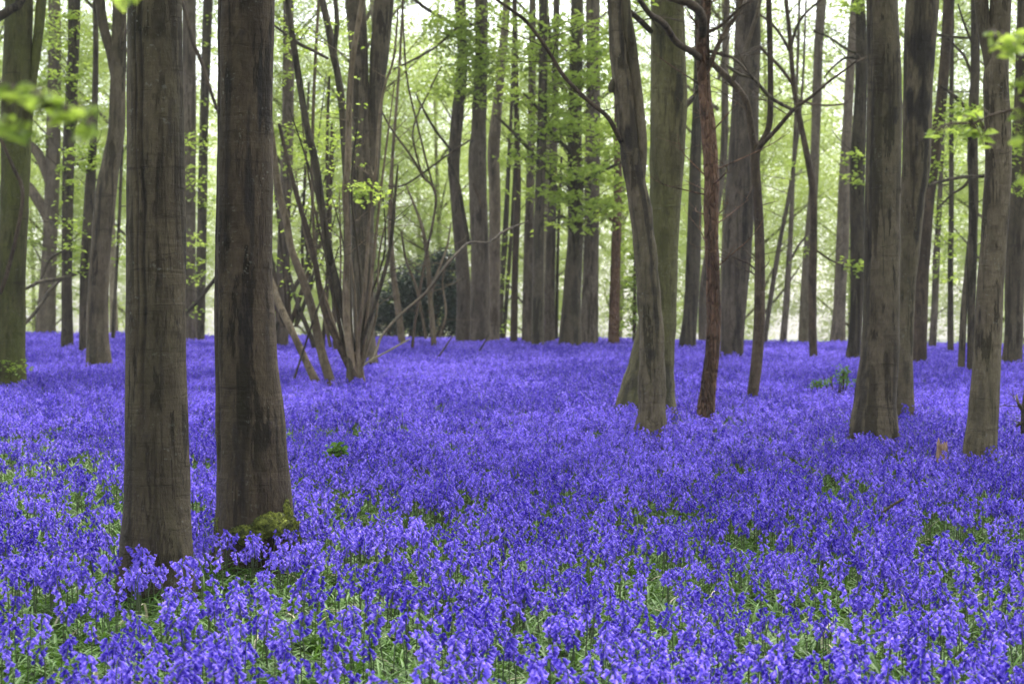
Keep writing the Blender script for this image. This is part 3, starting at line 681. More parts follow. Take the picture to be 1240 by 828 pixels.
tree('smooth_green_beech_tree', 'big smooth olive-green beech with a broad flared foot, behind the crooked burl tree', 'tree', 'green',
     [(783, 494, 72), (785, 468, 64), (789, 440, 55), (795, 400, 47), (799, 360, 41), (802, 300, 38), (805, 250, 38), (806, 230, 39), (808, 180, 43), (810, 120, 44), (809, 60, 42), (808, 0, 40), (807, -80, 38)],
     branches=[B([(788, 38, 7), (784, 34, 7), (767, 18, 7), (751, 6, 6.4), (735, -8, 6)], mat='beech_dark', y0=-.2, dY=-.8), B([(829, 128, 9), (836, 122, 7), (843, 113, 4), (846, 106, 2)], tw=2, mat='beech_dark')],
     stain_shade=[(FRONT + .55, .3, 4.3, 4.9, .8), (FRONT + .75, .15, 3.9, 4.5, .7), (FRONT - .6, .25, 4.9, 5.6, .6), (FRONT + .8, .3, .2, 1.1, .7), (FRONT - .7, .5, .0, .9, .6), (FRONT - .3, .15, .3, 2.0, .6)], amp=.05, rings=.01, flare=.10, leaves=[(762, 4, 8, 6, 3, -.8)])
tree('red_scaly_tree', 'rusty red tree with flaking scaly bark and bent bare boughs', 'tree', 'red',
     [(854, 502, 22), (860, 450, 18), (864, 400, 17), (864, 350, 17), (862, 300, 17), (861, 250, 18), (862, 220, 19), (858, 160, 18), (853, 110, 15), (851, 60, 16), (853, 25, 14), (857, -10, 12), (860, -60, 11)],
     branches=[B([(851, 45, 11), (850, 20, 11), (838, 6, 11), (822, 0, 10), (800, -6, 8)], mat='brown', dY=-1.6), B([(847, 70, 9), (838, 63, 8.5), (819, 51, 8), (804, 29, 8), (788, 18, 7.4), (776, 2, 7), (768, -12, 6)], mat='brown', dY=-2.6, wig=.02),
               B([(855, 92, 6), (858, 83, 6), (868, 58, 5.4), (881, 34, 5), (890, 22, 4.4), (900, -5, 4)], mat='brown', tw=14), B([(858, 62, 5), (873, 66, 4), (890, 72, 3.4), (912, 95, 3)], mat='brown', dY=-.6, tw=8), B([(855, 40, 5), (872, 32, 4), (890, 15, 3), (905, 2, 2)], mat='brown', tw=13)],
     twigs=22, twiglen=1.0, amp=.12, crownscale=.7)
tree('grey_leaning_tree', 'dark grey trunk leaning slightly, half hidden by the rusty scaly tree', 'tree', 'beech_dark',
     [(832, 421, 21), (836, 380, 17.5), (839, 330, 18), (841, 270, 17), (842, 200, 14), (845, 120, 12), (846, 50, 10.5), (846, 0, 10), (846, -60, 9)])
tree('hidden_grey_tree', 'narrow grey trunk just showing beyond the rusty scaly tree', 'tree', 'grey', [(851, 414, 11), (853, 340, 10), (875, 200, 9), (878, 100, 9), (880, 0, 8), (881, -60, 8)], Y=66)
tree('twin_fused_beech_tree', 'massive beech of two fused trunks with a groove between, one side darker', 'tree', 'grey',
     [(886, 432, 29), (887, 400, 29), (890, 350, 32), (893, 300, 35), (897, 230, 37), (900, 180, 36), (903, 120, 33), (905, 60, 32), (906, 0, 30), (907, -60, 29)],
     crease=[(FRONT + .35, .16, .16, .8, 12)], twigs=4)
tree('forking_brown_tree', 'slim brown tree dividing into a raised fork with long crossing boughs', 'tree', 'brown',
     [(912, 476, 14), (916, 440, 14), (919, 400, 14), (920, 350, 13), (920, 300, 12), (918, 250, 11.5), (914, 200, 12.5), (915, 182, 12), (911, 166, 9), (906, 132, 8.5), (900, 117, 8), (885, 98, 8), (869, 83, 7.4), (855, 70, 6.4), (838, 58, 4)],
     limbs=[[(916, 184, 9), (923, 172, 8), (932, 148, 7.4), (933, 92, 7), (932, 40, 7), (931, 0, 6.6), (931, -60, 6)]],
     branches=[B([(917, 184, 6), (920, 178, 6), (940, 157, 5.4), (962, 132, 4.6), (983, 117, 3.8), (1005, 98, 3.2), (1026, 83, 2.4), (1042, 70, 1.6)], dY=-1, tw=12), B([(962, 134, 4.4), (934, 119, 4.6), (912, 95, 4.2), (897, 91, 4), (880, 80, 3)], y0=-.5, mat='beech_dark', tw=6),
               B([(886, 99, 5), (891, 89, 6.5), (898, 74, 6.5), (906, 52, 6), (918, 12, 5), (922, -10, 4)], mat='pale', tw=2), B([(917, 330, 2), (908, 320, 2), (890, 312, 1.6)]), B([(920, 338, 2), (910, 330, 1.8), (895, 326, 1.2)])], top=0, crown=False, twigs=6, twiglen=.8)
tree('wavy_brown_tree', 'thin wavy brown tree with forking twigs, before a pale smooth trunk', 'tree', 'brown',
     [(985, 433, 10), (984, 400, 10), (984, 350, 10), (985, 300, 9), (985, 240, 9), (979, 197, 8), (969, 148, 7), (963, 117, 6.4), (959, 80, 6), (956, 40, 5.6), (952, 0, 5), (950, -60, 4.4)],
     branches=[B([(962, 105, 4.4), (945, 82, 4), (925, 62, 4), (908, 40, 3), (895, 20, 2)], tw=12), B([(957, 64, 3.8), (945, 42, 3.4), (930, 25, 3), (915, 15, 2)], tw=5), B([(957, 60, 3.6), (966, 30, 3.2), (980, 12, 2.8), (1000, -4, 2)], tw=4), B([(963, 120, 3.4), (980, 125, 3), (1000, 128, 2.6), (1024, 126, 2)], tw=4), B([(985, 300, 2), (998, 310, 2.4), (1012, 318, 2), (1028, 324, 1.4)], tw=2)], twigs=4, crownscale=.6, amp=.09)
tree('silvery_tree', 'silvery pale smooth trunk leaning away behind the thin wavy brown tree', 'tree', 'pale',
     [(973, 415, 13.5), (976, 350, 13), (979, 300, 12), (985, 230, 11.5), (987, 180, 11), (989, 120, 12), (991, 60, 11), (995, 0, 12), (998, -60, 11)], Y=76)
tree('thin_slanting_tree', 'very thin slanting tree whose stem tilts away from the slim brown fork', 'sapling', 'grey',
     [(926, 416, 6), (932, 369, 6), (941, 313, 6), (947, 279, 5), (954, 245, 5), (965, 172, 4), (972, 100, 3), (976, 0, 2.4)], Y=66, crown=False, twigs=9, twiglen=1.6, leaves=[(955, 200, 30, 40, 6, 0)])
tree('thin_upright_tree', 'thin upright grey tree with one rising side twig, beside the slanting thin one', 'sapling', 'grey',
     [(948, 417, 9), (952, 369, 8), (955, 322, 7), (958, 270, 6), (961, 200, 4.6), (965, 100, 3.6), (968, 0, 3)], Y=68, crown=False, twigs=8, twiglen=1.6, branches=[B([(957, 315, 3), (960, 310, 3.2), (968, 296, 3), (980, 282, 2)])], leaves=[(965, 300, 30, 30, 5, 0)])
tree('pinkish_tree', 'pale pinkish trunk with a darker rib, partly hidden by an ivy-flecked dark tree', 'tree', 'pale',
     [(1014, 418, 19), (1017, 360, 15), (1020, 300, 16), (1022, 240, 15), (1026, 150, 12), (1032, 50, 11), (1036, 0, 10), (1038, -60, 10)], Y=70, crease=[(FRONT + .1, .12, .08, .5, 6)])
tree('ivy_flecked_tree', 'dark tree flecked with small leaf tufts, tight behind a big pale-grey beech', 'tree', 'beech_dark',
     [(1032, 435, 18), (1036, 400, 16), (1038, 340, 17), (1038, 240, 18), (1039, 190, 19), (1043, 100, 15), (1043, 30, 13), (1041, 0, 12), (1040, -60, 12)],
     leaves=[(1034, 8, 14, 10, 8, -.6), (1040, 190, 8, 8, 4, -.6), (1040, 322, 9, 9, 5, -.6), (1036, 215, 8, 10, 4, -.6)], branches=[B([(1040, 66, 4), (1022, 58, 3), (1005, 46, 2.4), (985, 38, 2)], tw=7, dY=-.5), B([(1040, 72, 4), (1025, 70, 3), (1008, 82, 2.4), (998, 95, 2)], tw=5, dY=-.5)], twigs=8)
tree('pale_grey_beech_tree', 'big pale-grey beech with a dark strip down one side, pressed against a scarred tree', 'tree', 'beech',
     [(1058, 528, 60), (1060, 480, 51), (1065, 430, 47), (1067, 380, 44), (1068, 300, 43.5), (1069, 240, 43), (1071, 150, 42), (1071, 100, 41), (1068, 0, 38), (1066, -80, 37)],
     crease=[(FRONT - 1.05, .12, .05, -.3, 6)], stain_shade=[(FRONT - .95, .35, -.2, 1.3, .75), (FRONT + .1, .18, 3.75, 4.4, .7), (FRONT + .5, .2, 3.7, 3.9, .85), (FRONT - .95, .14, 1.3, 4.6, .6), (FRONT - .5, .3, 2.8, 3.4, .5)], amp=.035, rings=.014)  # darker band along the left side, widest near the foot
tree('scarred_dark_tree', 'tree with black scars high on its trunk, pressed behind the big pale-grey beech', 'tree', 'beech',
     [(1095, 502, 26), (1095, 430, 21), (1098, 350, 21), (1102, 300, 25), (1105, 240, 30), (1110, 200, 33), (1111, 120, 35), (1113, 60, 38), (1117, 0, 40), (1119, -80, 38)],
     stain_shade=[(FRONT + .1, 1.5, 4.5, 5.2, .9), (FRONT - .1, 1.3, 4.05, 4.5, .95), (FRONT + .2, .9, 5.1, 7.5, .6), (FRONT + .55, .3, 2.5, 4.2, .85), (FRONT - .2, .4, 3.2, 4.2, .5), (FRONT - .5, .3, 5, 6, .7), (FRONT + .1, .5, .7, 1.0, .5)], amp=.07)
tree('bent_brown_tree', 'brown trunk emerging behind the scarred tree and bending away upward', 'tree', 'brown',
     [(1113, 428, 19), (1115, 350, 19), (1118, 300, 19), (1122, 240, 20), (1131, 190, 16), (1140, 120, 13.5), (1146, 50, 13), (1149, 0, 14), (1151, -60, 14)], Y=44,
     branches=[B([(1139, 104, 4), (1155, 116, 5), (1167, 128, 5), (1184, 148, 4), (1200, 165, 3)], y0=-.5, mat='beech_dark'), B([(1120, 41, 3), (1143, 43, 3), (1165, 46, 3), (1190, 46, 2)], y0=-4, mat='beech_dark')], leaves=[(1128, 150, 20, 20, 8, -.5), (1125, 205, 24, 14, 10, -.5)])
tree('bluish_slim_tree', 'slim blue-grey trunk, leafy above, standing in the bright gap past the bent brown tree', 'tree', 'grey',
     [(1129, 421, 9.5), (1132, 370, 8.5), (1134, 310, 8.5), (1136, 275, 7), (1140, 200, 5.6), (1143, 120, 5), (1145, 0, 4)], Y=62, crown=False, leaves=[(1142, 260, 16, 30, 12, -.5), (1145, 180, 18, 30, 12, -.5), (1140, 330, 14, 24, 6, -.5)], twigs=5)
tree('thin_dark_tree', 'thin straight dark tree with fine leaves in the middle of the bright gap', 'tree', 'beech_dark',
     [(1151, 425, 8), (1151, 330, 7), (1152, 240, 6.4), (1152, 145, 5.6), (1153, 40, 5), (1153, -60, 4)], Y=54, crownscale=.6, leaves=[(1152, 290, 10, 60, 9, -.2), (1156, 150, 18, 50, 12, -.2)], twigs=9)
tree('dark_double_tree', 'dark tree with a second thin stem at its foot and black bare side branches', 'tree', 'beech_dark',
     [(1175, 448, 9), (1176, 400, 9.5), (1178, 300, 11), (1179, 240, 12), (1178, 200, 13), (1178, 150, 12.5), (1181, 80, 11.5), (1180, 0, 9), (1180, -60, 8)],
     limbs=[[(1164, 444, 9), (1167, 380, 8.4), (1171, 330, 7.4), (1175, 285, 6)]],
     branches=[B([(1186, 214, 4), (1170, 214, 4.2), (1143, 219, 4), (1123, 225, 3)], y0=-.3, dY=-1, tw=8), B([(1178, 212, 4), (1167, 226, 3.6), (1152, 236, 3), (1140, 248, 2)], tw=5), B([(1176, 88, 4), (1167, 67, 3.6), (1152, 52, 2.6), (1146, 44, 2)], tw=6), B([(1180, 60, 3), (1168, 30, 2.6), (1160, 5, 2)], tw=4), B([(1180, 212, 4), (1190, 214, 4), (1200, 206, 2)], tw=3)], twigs=8, leaves=[(1178, 150, 14, 22, 10, -.3), (1170, 130, 18, 10, 6, -.3)])
tree('forked_young_beech_tree', 'smooth dark-grey young beech with slanting foot, forking high beside leaf sprays', 'tree', 'beech',
     [(1186, 549, 41), (1191, 500, 37), (1196, 420, 33), (1199, 350, 32), (1203, 300, 31), (1207, 240, 33), (1209, 200, 32), (1208, 150, 32), (1206, 100, 30), (1209, 60, 26), (1212, 0, 26), (1215, -80, 25)],
     limbs=[[(1203, 110, 15), (1199, 70, 17), (1193, 40, 17), (1188, 0, 17), (1184, -80, 16)]], stain_shade=[(FRONT - .9, .3, 1.2, 1.6, .7), (FRONT + .3, .05, 3.0, 3.1, .9), (FRONT - .5, .3, .2, .9, .45)], amp=.035, rings=.012)
tree('edge_grey_tree', 'grey trunk by the picture edge with a raised dark limb, behind the forked young beech', 'tree', 'beech',
     [(1225, 440, 25), (1228, 400, 23), (1229, 330, 24), (1233, 260, 25), (1236, 200, 24), (1240, 100, 22), (1243, 0, 22), (1245, -60, 21)],
     limbs=[[(1230, 340, 10), (1236, 310, 11), (1243, 285, 11), (1252, 250, 10)]], leaves=[(1232, 190, 12, 60, 14, -.5), (1236, 90, 10, 30, 6, -.5)])


# ----------------------------------------------------------------- far woodland beyond the crest
FT = []
rgf = random.Random(77)
for row, (Y0, Y1, n, hw) in enumerate([(80, 88, 10, .40), (98, 112, 16, .41), (124, 150, 24, .43)]):
    for i in range(n):
        Y = rgf.uniform(Y0, Y1)
        x = (-hw + 2 * hw * (i + .5 + rgf.uniform(-.3, .3)) / n) * Y
        fx = CX + x / Y * F
        if row == 0 and (455 < fx < 560 or 915 < fx < 1015): x += .02 * Y * (1 if rgf.random() < .5 else -1) * 2
        FT.append((x, Y, row))
ftrunk = []
for k in range(3):
    mb = MB()
    P = [(Vector((0, 0, -.3)), .22), (Vector((.05, 0, .6)), .17), (Vector((rgf.uniform(-.3, .3), .1, 6)), .13), (Vector((rgf.uniform(-.7, .7), 0, 13)), .09), (Vector((rgf.uniform(-.9, .9), 0, 20)), .05)]
    tube(mb, P, 12, .5, .06, 2, 50 + k, flare=(0, .8, 4, k, .15))
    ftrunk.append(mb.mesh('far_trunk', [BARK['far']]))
for i, (x, Y, row) in enumerate(FT):
    lab = ['pale green tree of the airy belt right behind the flower rise', 'light green tree in the second belt past the flower rise', 'faint green tree in the last belt of woodland beyond'][row]
    root = empty('woodland_tree', Vector((x, Y, G(x, Y))), lab, 'tree', ['trees just past the flower rise', 'trees in the second belt of woodland', 'trees in the last belt of woodland'][row], rz=rgf.uniform(0, 6.28))
    o = link('trunk', ftrunk[i % 3], root); 
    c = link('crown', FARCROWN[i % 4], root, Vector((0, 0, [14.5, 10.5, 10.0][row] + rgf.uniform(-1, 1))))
    c.rotation_euler = (0, 0, rgf.uniform(0, 6.28)); s = [.95, 1.0, 1.15][row] * rgf.uniform(.9, 1.12); c.scale = (s, s, s)

# dark holly beyond the flower crest
def bush(name, label, cat, spots, Y, size, n, mats, tone, nleaf=14, clump=.4, seed=3, tilt=.7, stems=5):
    rg = random.Random(seed)
    c0 = W(spots[0][0], spots[0][1], Y); org = Vector((c0.x, Y, G(c0.x, Y)))
    root = empty(name, org, label, cat)
    mb = MB(); mb.smooth = False; st = MB()
    for (px, py, rx, ry) in spots:
        c = W(px, py, Y) - org; RX = rx / F * Y; RZ = ry / F * Y
        for k in range(n):
            while True:
                u = Vector((rg.uniform(-1, 1), rg.uniform(-1, 1), rg.uniform(-1, 1)))
                if u.length < 1: break
            q = c + Vector((u.x * RX, u.y * RX, u.z * RZ)) * (1 + .45 * noise.noise(u * 2.3 + Vector((px, 0, 0))))
            if noise.noise(q * 1.3) < -.34: continue
            if q.z < .02: q.z = rg.uniform(.02, .3)
            spray(mb, rg, q, clump * rg.uniform(.6, 1.2), nleaf, size, tilt, .35, tone)
        for k in range(stems):
            e = c + Vector((rg.uniform(-.8, .8) * RX, rg.uniform(-.5, .5) * RX, rg.uniform(.2, .8) * RZ))
            b = Vector((c.x * .7 + rg.uniform(-.2, .2) * RX, rg.uniform(-.2, .2) * RX, -.1))
            tube(st, [(b, .016 * Y / 30), ((b + e) * .5 + Vector((rg.gauss(0, .1), 0, .05)) * RX, .012 * Y / 30), (e, .004)], 6, .2, .1, 3, k)
    mb.build('foliage', mats, root); st.build('stem', BARK['brown'], root)
    return root
bush('holly_bush', 'dark evergreen holly bush in mid wood beyond the flowers', 'bush', [(470, 386, 22, 34), (492, 362, 24, 40), (520, 352, 26, 40), (548, 366, 22, 40), (560, 384, 20, 30), (505, 392, 14, 24), (540, 326, 14, 20)], 71, .12, 240, M_HOLLY, .4, seed=8, clump=.35)
bush('elder_seedling', 'small broad-leaved green plant poking out of the flowers in front of the hazel', 'plant', [(406, 549, 13, 9)], row_depth(405, 556), .08, 16, M_STRAP, .75, nleaf=5, clump=.07, seed=4, tilt=.7, stems=6)
bush('bramble_bush', 'low bramble with pale shining leaves among the flowers', 'plant', [(1013, 462, 22, 11), (990, 466, 10, 7), (1022, 452, 10, 9)], row_depth(1013, 474), .055, 13, M_STRAP, .9, nleaf=7, clump=.10, seed=6, tilt=.8, stems=5)

# rotten stump, fungus, root at the edge, sticks
def stump():
    px, py = 1141, 549
    Y = row_depth(px, py); p = W(px, py, Y); gz = G(p.x, Y)
    rg = random.Random(2); mb = MB(); sides = 26; hgt = W(px, 524, Y).z - gz
    V = []; rings = 12
    r0 = 6.6 / F * Y
    top = [hgt * (.80 + .20 * noise.noise(Vector((math.cos(2 * math.pi * s / sides) * 2, math.sin(2 * math.pi * s / sides) * 2, 7))) + rg.uniform(-.04, .05)) for s in range(sides)]
    for j in range(rings + 1):
        for s in range(sides):
            th = 2 * math.pi * s / sides; f = j / rings
            r = r0 * (1.25 - .35 * f) * (1 + .16 * noise.noise(Vector((math.cos(th) * 2.5, math.sin(th) * 2.5, f * 2))) + .07 * math.sin(7 * th))
            V.append(Vector((r * math.cos(th), r * math.sin(th), -.05 + (top[s] + .05) * f)))
    Fc = [(j * sides + s, j * sides + (s + 1) % sides, (j + 1) * sides + (s + 1) % sides, (j + 1) * sides + s) for j in range(rings) for s in range(sides)]
    k = len(V); V += [Vector((v.x * .55, v.y * .55, hgt * .62)) for v in V[-sides:]]
    Fc += [(rings * sides + s, rings * sides + (s + 1) % sides, k + (s + 1) % sides, k + s) for s in range(sides)]
    V.append(Vector((0, 0, hgt * .58))); Fc += [(k + s, k + (s + 1) % sides, k + sides) for s in range(sides)]
    mb.add(V, Fc)
    o = mb.build('rotten_stump', M_ROT, None, Vector((p.x, Y, gz)))
    tag(o, 'small rotten orange-brown stump standing in the bluebells', 'stump')
stump()
def bracket():
    Y = row_depth(1187, 543) - .32; p = W(1195, 529, Y); mb = MB(); V = []; Fc = []
    nu = 18
    for j, (r, z) in enumerate([(.0, .020), (.5, .022), (.85, .012), (1, 0), (.9, -.012), (.4, -.016), (0, -.016)]):
        for i in range(nu):
            th = 2 * math.pi * i / nu; k = 1 + .12 * math.sin(3 * th + 1)
            V.append(Vector((r * .058 * k * math.cos(th), r * .035 * k * math.sin(th), z * 1.6 + r * .025 * math.sin(th) - r * .012 * math.cos(th))))
    for j in range(6):
        for i in range(nu): Fc.append((j * nu + i, (j + 1) * nu + i, (j + 1) * nu + (i + 1) % nu, j * nu + (i + 1) % nu))
    mb.add(V, Fc); o = mb.build('bracket_fungus', M_FUNGUS, None, p); o.rotation_euler = (R(38), 0, R(8))
    tag(o, 'pale yellow bracket fungus low on the forked young beech', 'fungus')
bracket()
def stick(name, label, cat, px, Y0, mat, dY=0, tw=2, tl=.5, wig=.05):
    P = px_poly(px, Y0, dY, wig); org = P[0][0].copy(); org.z = G(org.x, org.y) if P[0][0].z < S(org.x, org.y) + .3 else org.z
    mb = MB(); q = tube(mb, P, 9, .06, .12, 6, px[0][0], org)
    if tw: add_twigs(mb, [(c - org, r) for c, r in q], tw, tl, .008, random.Random(int(px[0][0])), .1, 3)
    o = mb.build(name, BARK[mat] if isinstance(mat, str) else mat, None, org)
    return tag(o, label, cat)
stick('fallen_bough', 'long dead bough propped from the flowers up against the close trio of trunks', 'branch',
      [(449, 440, 3), (456, 424, 3.3), (463, 406, 3.6), (485, 381, 3.8), (516, 354, 4), (540, 322, 3.8), (557, 303, 3.4), (569, 294, 3), (592, 293, 2.2), (609, 281, 3), (624, 274, 2), (640, 268, 1.2)], YC + 3.5, 'beech_brown', dY=6, tw=6)
stick('dead_stick', 'thin pale stick slanting out of the flowers beside the hazel stool', 'stick', [(436, 448, 2.4), (444.5, 439, 2.4), (470, 425, 2.2), (497, 410, 1.6)], YC + 1, M_STRAW, tw=0)
stick('dead_stick', 'short dark stick poking up from the flowers below the propped dead bough', 'stick', [(516, 454, 2.4), (522, 443, 2.4), (535, 426, 2.2), (548, 407, 1.6)], 44, 'beech_dark', tw=0)
stick('dead_stick', 'dark twig poking up from the flowers in front of the close trio of trunks', 'stick', [(571, 441, 2.2), (577, 430, 2.2), (586, 416, 2), (592, 404, 1.4)], 48, 'beech_dark', tw=1)
stick('dead_stick', 'dark curved stick lying on the flowers toward the bottom corner past the rotten stump', 'stick', [(1066, 622, 3), (1080, 612, 3.4), (1094, 604, 3)], 13.6, 'beech_dark', tw=0)
tree('snagged_stump', 'dark broken tree snag at the very edge with thorny twigs at its foot', 'snag', 'beech_dark', [(1246, 530, 20), (1245, 500, 16), (1248, 470, 14), (1251, 440, 9)], crown=False, top=0, twigs=0, amp=.15,
     branches=[B([(1244, 505, 5), (1238, 496, 5), (1233, 488, 4), (1231, 478, 2)], tw=4, tl=.3), B([(1244, 515, 5), (1237, 512, 4), (1231, 516, 3)], tw=3, tl=.25)])

# leafy boughs reaching in close to the camera
def near_bough(label, axis, Y, n, size, tone, seed, spots):
    rg = random.Random(seed)
    P = px_poly(axis, Y); org = P[0][0].copy()
    root = empty('leafy_bough', org, label, 'branch')
    mb = MB(); q = tube(mb, P, 8, .05, .08, 8, seed, org); 
    lf = MB(); lf.smooth = False
    for (px, py, rx, ry, k) in spots:
        for _ in range(k):
            p = W(px + rg.gauss(0, .5) * rx, py + rg.gauss(0, .5) * ry, Y + rg.uniform(-.12, .12)) - org
            a = min(q, key=lambda t: (t[0] - org - p).length)[0] - org
            tube(mb, [(a, .003), ((a + p) * .5 + Vector((0, 0, .015)), .002), (p, .0015)], 4, .05, 0, 1, 0)
            leaf(lf, p + Vector((0, 0, -.006)), size * rg.uniform(.7, 1.15), Vector((rg.gauss(0, .35), rg.gauss(-.25, .35), 1)), rg.uniform(0, 6.28), min(1, max(0, tone + rg.gauss(0, .2))))
    mb.build('twig', BARK['brown'], root); lf.build('foliage', M_LEAF, root)
near_bough('out-of-focus leafy bough hanging close in front of the mossy beech', [(-140, 60, 8), (-60, 92, 6), (0, 108, 4), (40, 120, 3), (80, 138, 2.4), (112, 152, 1.6)], 3.4, 0, .046, .08, 3,
           [(12, 108, 16, 7, 8), (36, 122, 16, 10, 11), (60, 122, 14, 10, 8), (82, 138, 16, 12, 11), (104, 156, 14, 12, 9), (20, 155, 18, 14, 9), (108, 132, 10, 8, 4)])
near_bough('out-of-focus leaf spray dipping in at the top edge by the seamed beech', [(150, -60, 5), (152, -30, 4), (155, -6, 2)], 4, 0, .045, .5, 5, [(148, -3, 12, 6, 8), (165, -8, 8, 5, 4)])
near_bough('yellow-green leafy bough reaching in from the edge across the forked young beech', [(1330, 20, 7), (1285, 55, 5), (1250, 70, 4), (1222, 60, 3), (1204, 48, 2)], 4.6, 0, .045, .3, 9,
           [(1222, 56, 16, 12, 14), (1205, 46, 8, 8, 5), (1236, 48, 10, 16, 8), (1236, 100, 8, 8, 5), (1234, 168, 9, 9, 6), (1236, 215, 8, 10, 6), (1234, 130, 8, 14, 4)])
near_bough('small yellow-green leaf spray hanging between the dark double tree and the young beech', [(1290, 120, 5), (1240, 130, 4), (1200, 140, 3), (1178, 150, 2)], 6.5, 0, .05, .3, 10,
           [(1178, 137, 10, 7, 6), (1180, 158, 12, 8, 7), (1196, 168, 9, 7, 5), (1130, 160, 12, 8, 4)])


# ----------------------------------------------------------------- bluebells
def bell(mb, c, axis, length, rad, tone, rg, sides=6):
    axis = axis.normalized()
    x = axis.cross(Vector((0.3, .2, 1))); x = x.normalized() if x.length > 1e-4 else Vector((1, 0, 0))
    y = axis.cross(x)
    V = []; T = []
    for (t, r) in ((0, .35), (.3, .74), (.78, .74), (1.0, 1.55)):
        for s in range(sides):
            th = 2 * math.pi * s / sides
            tt = t
            if t == 1.0 and s % 2: r_ = r * .72; tt = .92
            else: r_ = r
            V.append(c + axis * (length * tt) + (x * math.cos(th) + y * math.sin(th)) * rad * r_)
            T.append(min(1, max(0, tone + (.22 if t == 1.0 else (-.12 if t == 0 else 0)))))
    Fc = [(j * sides + s, j * sides + (s + 1) % sides, (j + 1) * sides + (s + 1) % sides, (j + 1) * sides + s) for j in range(3) for s in range(sides)]
    Fc.append(tuple(range(sides)))
    mb.add(V, Fc, 0, T)
def bluebell(rg, st, fl, lv, base=Vector((0, 0, 0)), mats=(0, 0, 0), nleaf=4, tone=None, hgt=None, fat=1.0):
    h = hgt or rg.uniform(.27, .40)
    az = rg.uniform(0, 6.28); nod = Vector((math.cos(az), math.sin(az), 0)); lean = Vector((rg.gauss(0, .05), rg.gauss(0, .05), 0)) * h
    tone = rg.uniform(.05, .8) if tone is None else tone
    P = [(base, .0034), (base + lean * .4 + Vector((0, 0, h * .45)), .003), (base + lean + Vector((0, 0, h * .82)), .0026), (base + lean + nod * .022 + Vector((0, 0, h * .96)), .002), (base + lean + nod * .052 + Vector((0, 0, h * .985)), .0014)]
    q0 = len(st.v)
    Q = tube(st, P, 4, .04, 0, 1, 0, mat=mats[0])
    for i in range(q0, len(st.t)): st.t[i] = rg.uniform(.2, .9) if i == q0 else st.t[i - 1]
    nb = rg.randint(8, 14)
    if st is not fl: tube(fl, [(Q[int(len(Q) * .6)][0], .0022), (Q[int(len(Q) * .8)][0], .002), (Q[-1][0], .0015)], 5, .012, 0, 1, 0)
    for k in range(nb):
        f = 1 - (k / nb) * .33
        j = f * (len(Q) - 1); a = int(j); b = min(len(Q) - 1, a + 1)
        c = Q[a][0].lerp(Q[b][0], j - a)
        th = az + (rg.gauss(0, .8)) + (math.pi * .75 if k % 3 == 2 else 0)
        o = Vector((math.cos(th), math.sin(th), 0))
        young = k < 2
        out = (.005 if young else .013 + .009 * k / nb)
        p = c + o * out + Vector((0, 0, .003 - .001 * k))
        ax = o * rg.uniform(.5, 1.35) + Vector((rg.gauss(0, .25), rg.gauss(0, .25), -1 if k > 1 else -.3))
        s = .62 if young else 1.0
        bell(fl, p, ax, .0205 * s * fat * rg.uniform(.9, 1.15), 0.0074 * s * fat, min(1, max(0, tone + rg.gauss(0, .16) - (.15 if young else 0))), rg)
        fl.m[-19:] = [mats[1]] * 19
    for k in range(nleaf):
        strap(lv, rg, base, mats[2])
def strap(lv, rg, base, mat, L=None):
    L = L or rg.uniform(.20, .36); a = rg.uniform(0, 6.28); d = Vector((math.cos(a), math.sin(a), 0)); s = Vector((-d.y, d.x, 0))
    up = rg.uniform(.5, 1.35); w = rg.uniform(.0055, .0085); V = []; n = 6; T = []
    tone = rg.uniform(.1, .9)
    th = up; p = base + d * .008
    for i in range(n + 1):
        ww = w * (1 - (i / n) ** 3) * (.7 + .3 * min(1, i / 2)) + .0006
        nn = Vector((-d.x * math.sin(th), -d.y * math.sin(th), math.cos(th)))
        V += [p - s * ww + nn * ww * .5, p.copy(), p + s * ww + nn * ww * .5]
        T += [min(1, tone + .12)] * 3
        p = p + (d * math.cos(th) + Vector((0, 0, math.sin(th)))) * (L / n)
        th -= rg.uniform(.12, .42)
    Fc = []
    for i in range(n): Fc += [(3 * i, 3 * i + 1, 3 * i + 4, 3 * i + 3), (3 * i + 1, 3 * i + 2, 3 * i + 5, 3 * i + 4)]
    lv.add(V, Fc, mat, T)

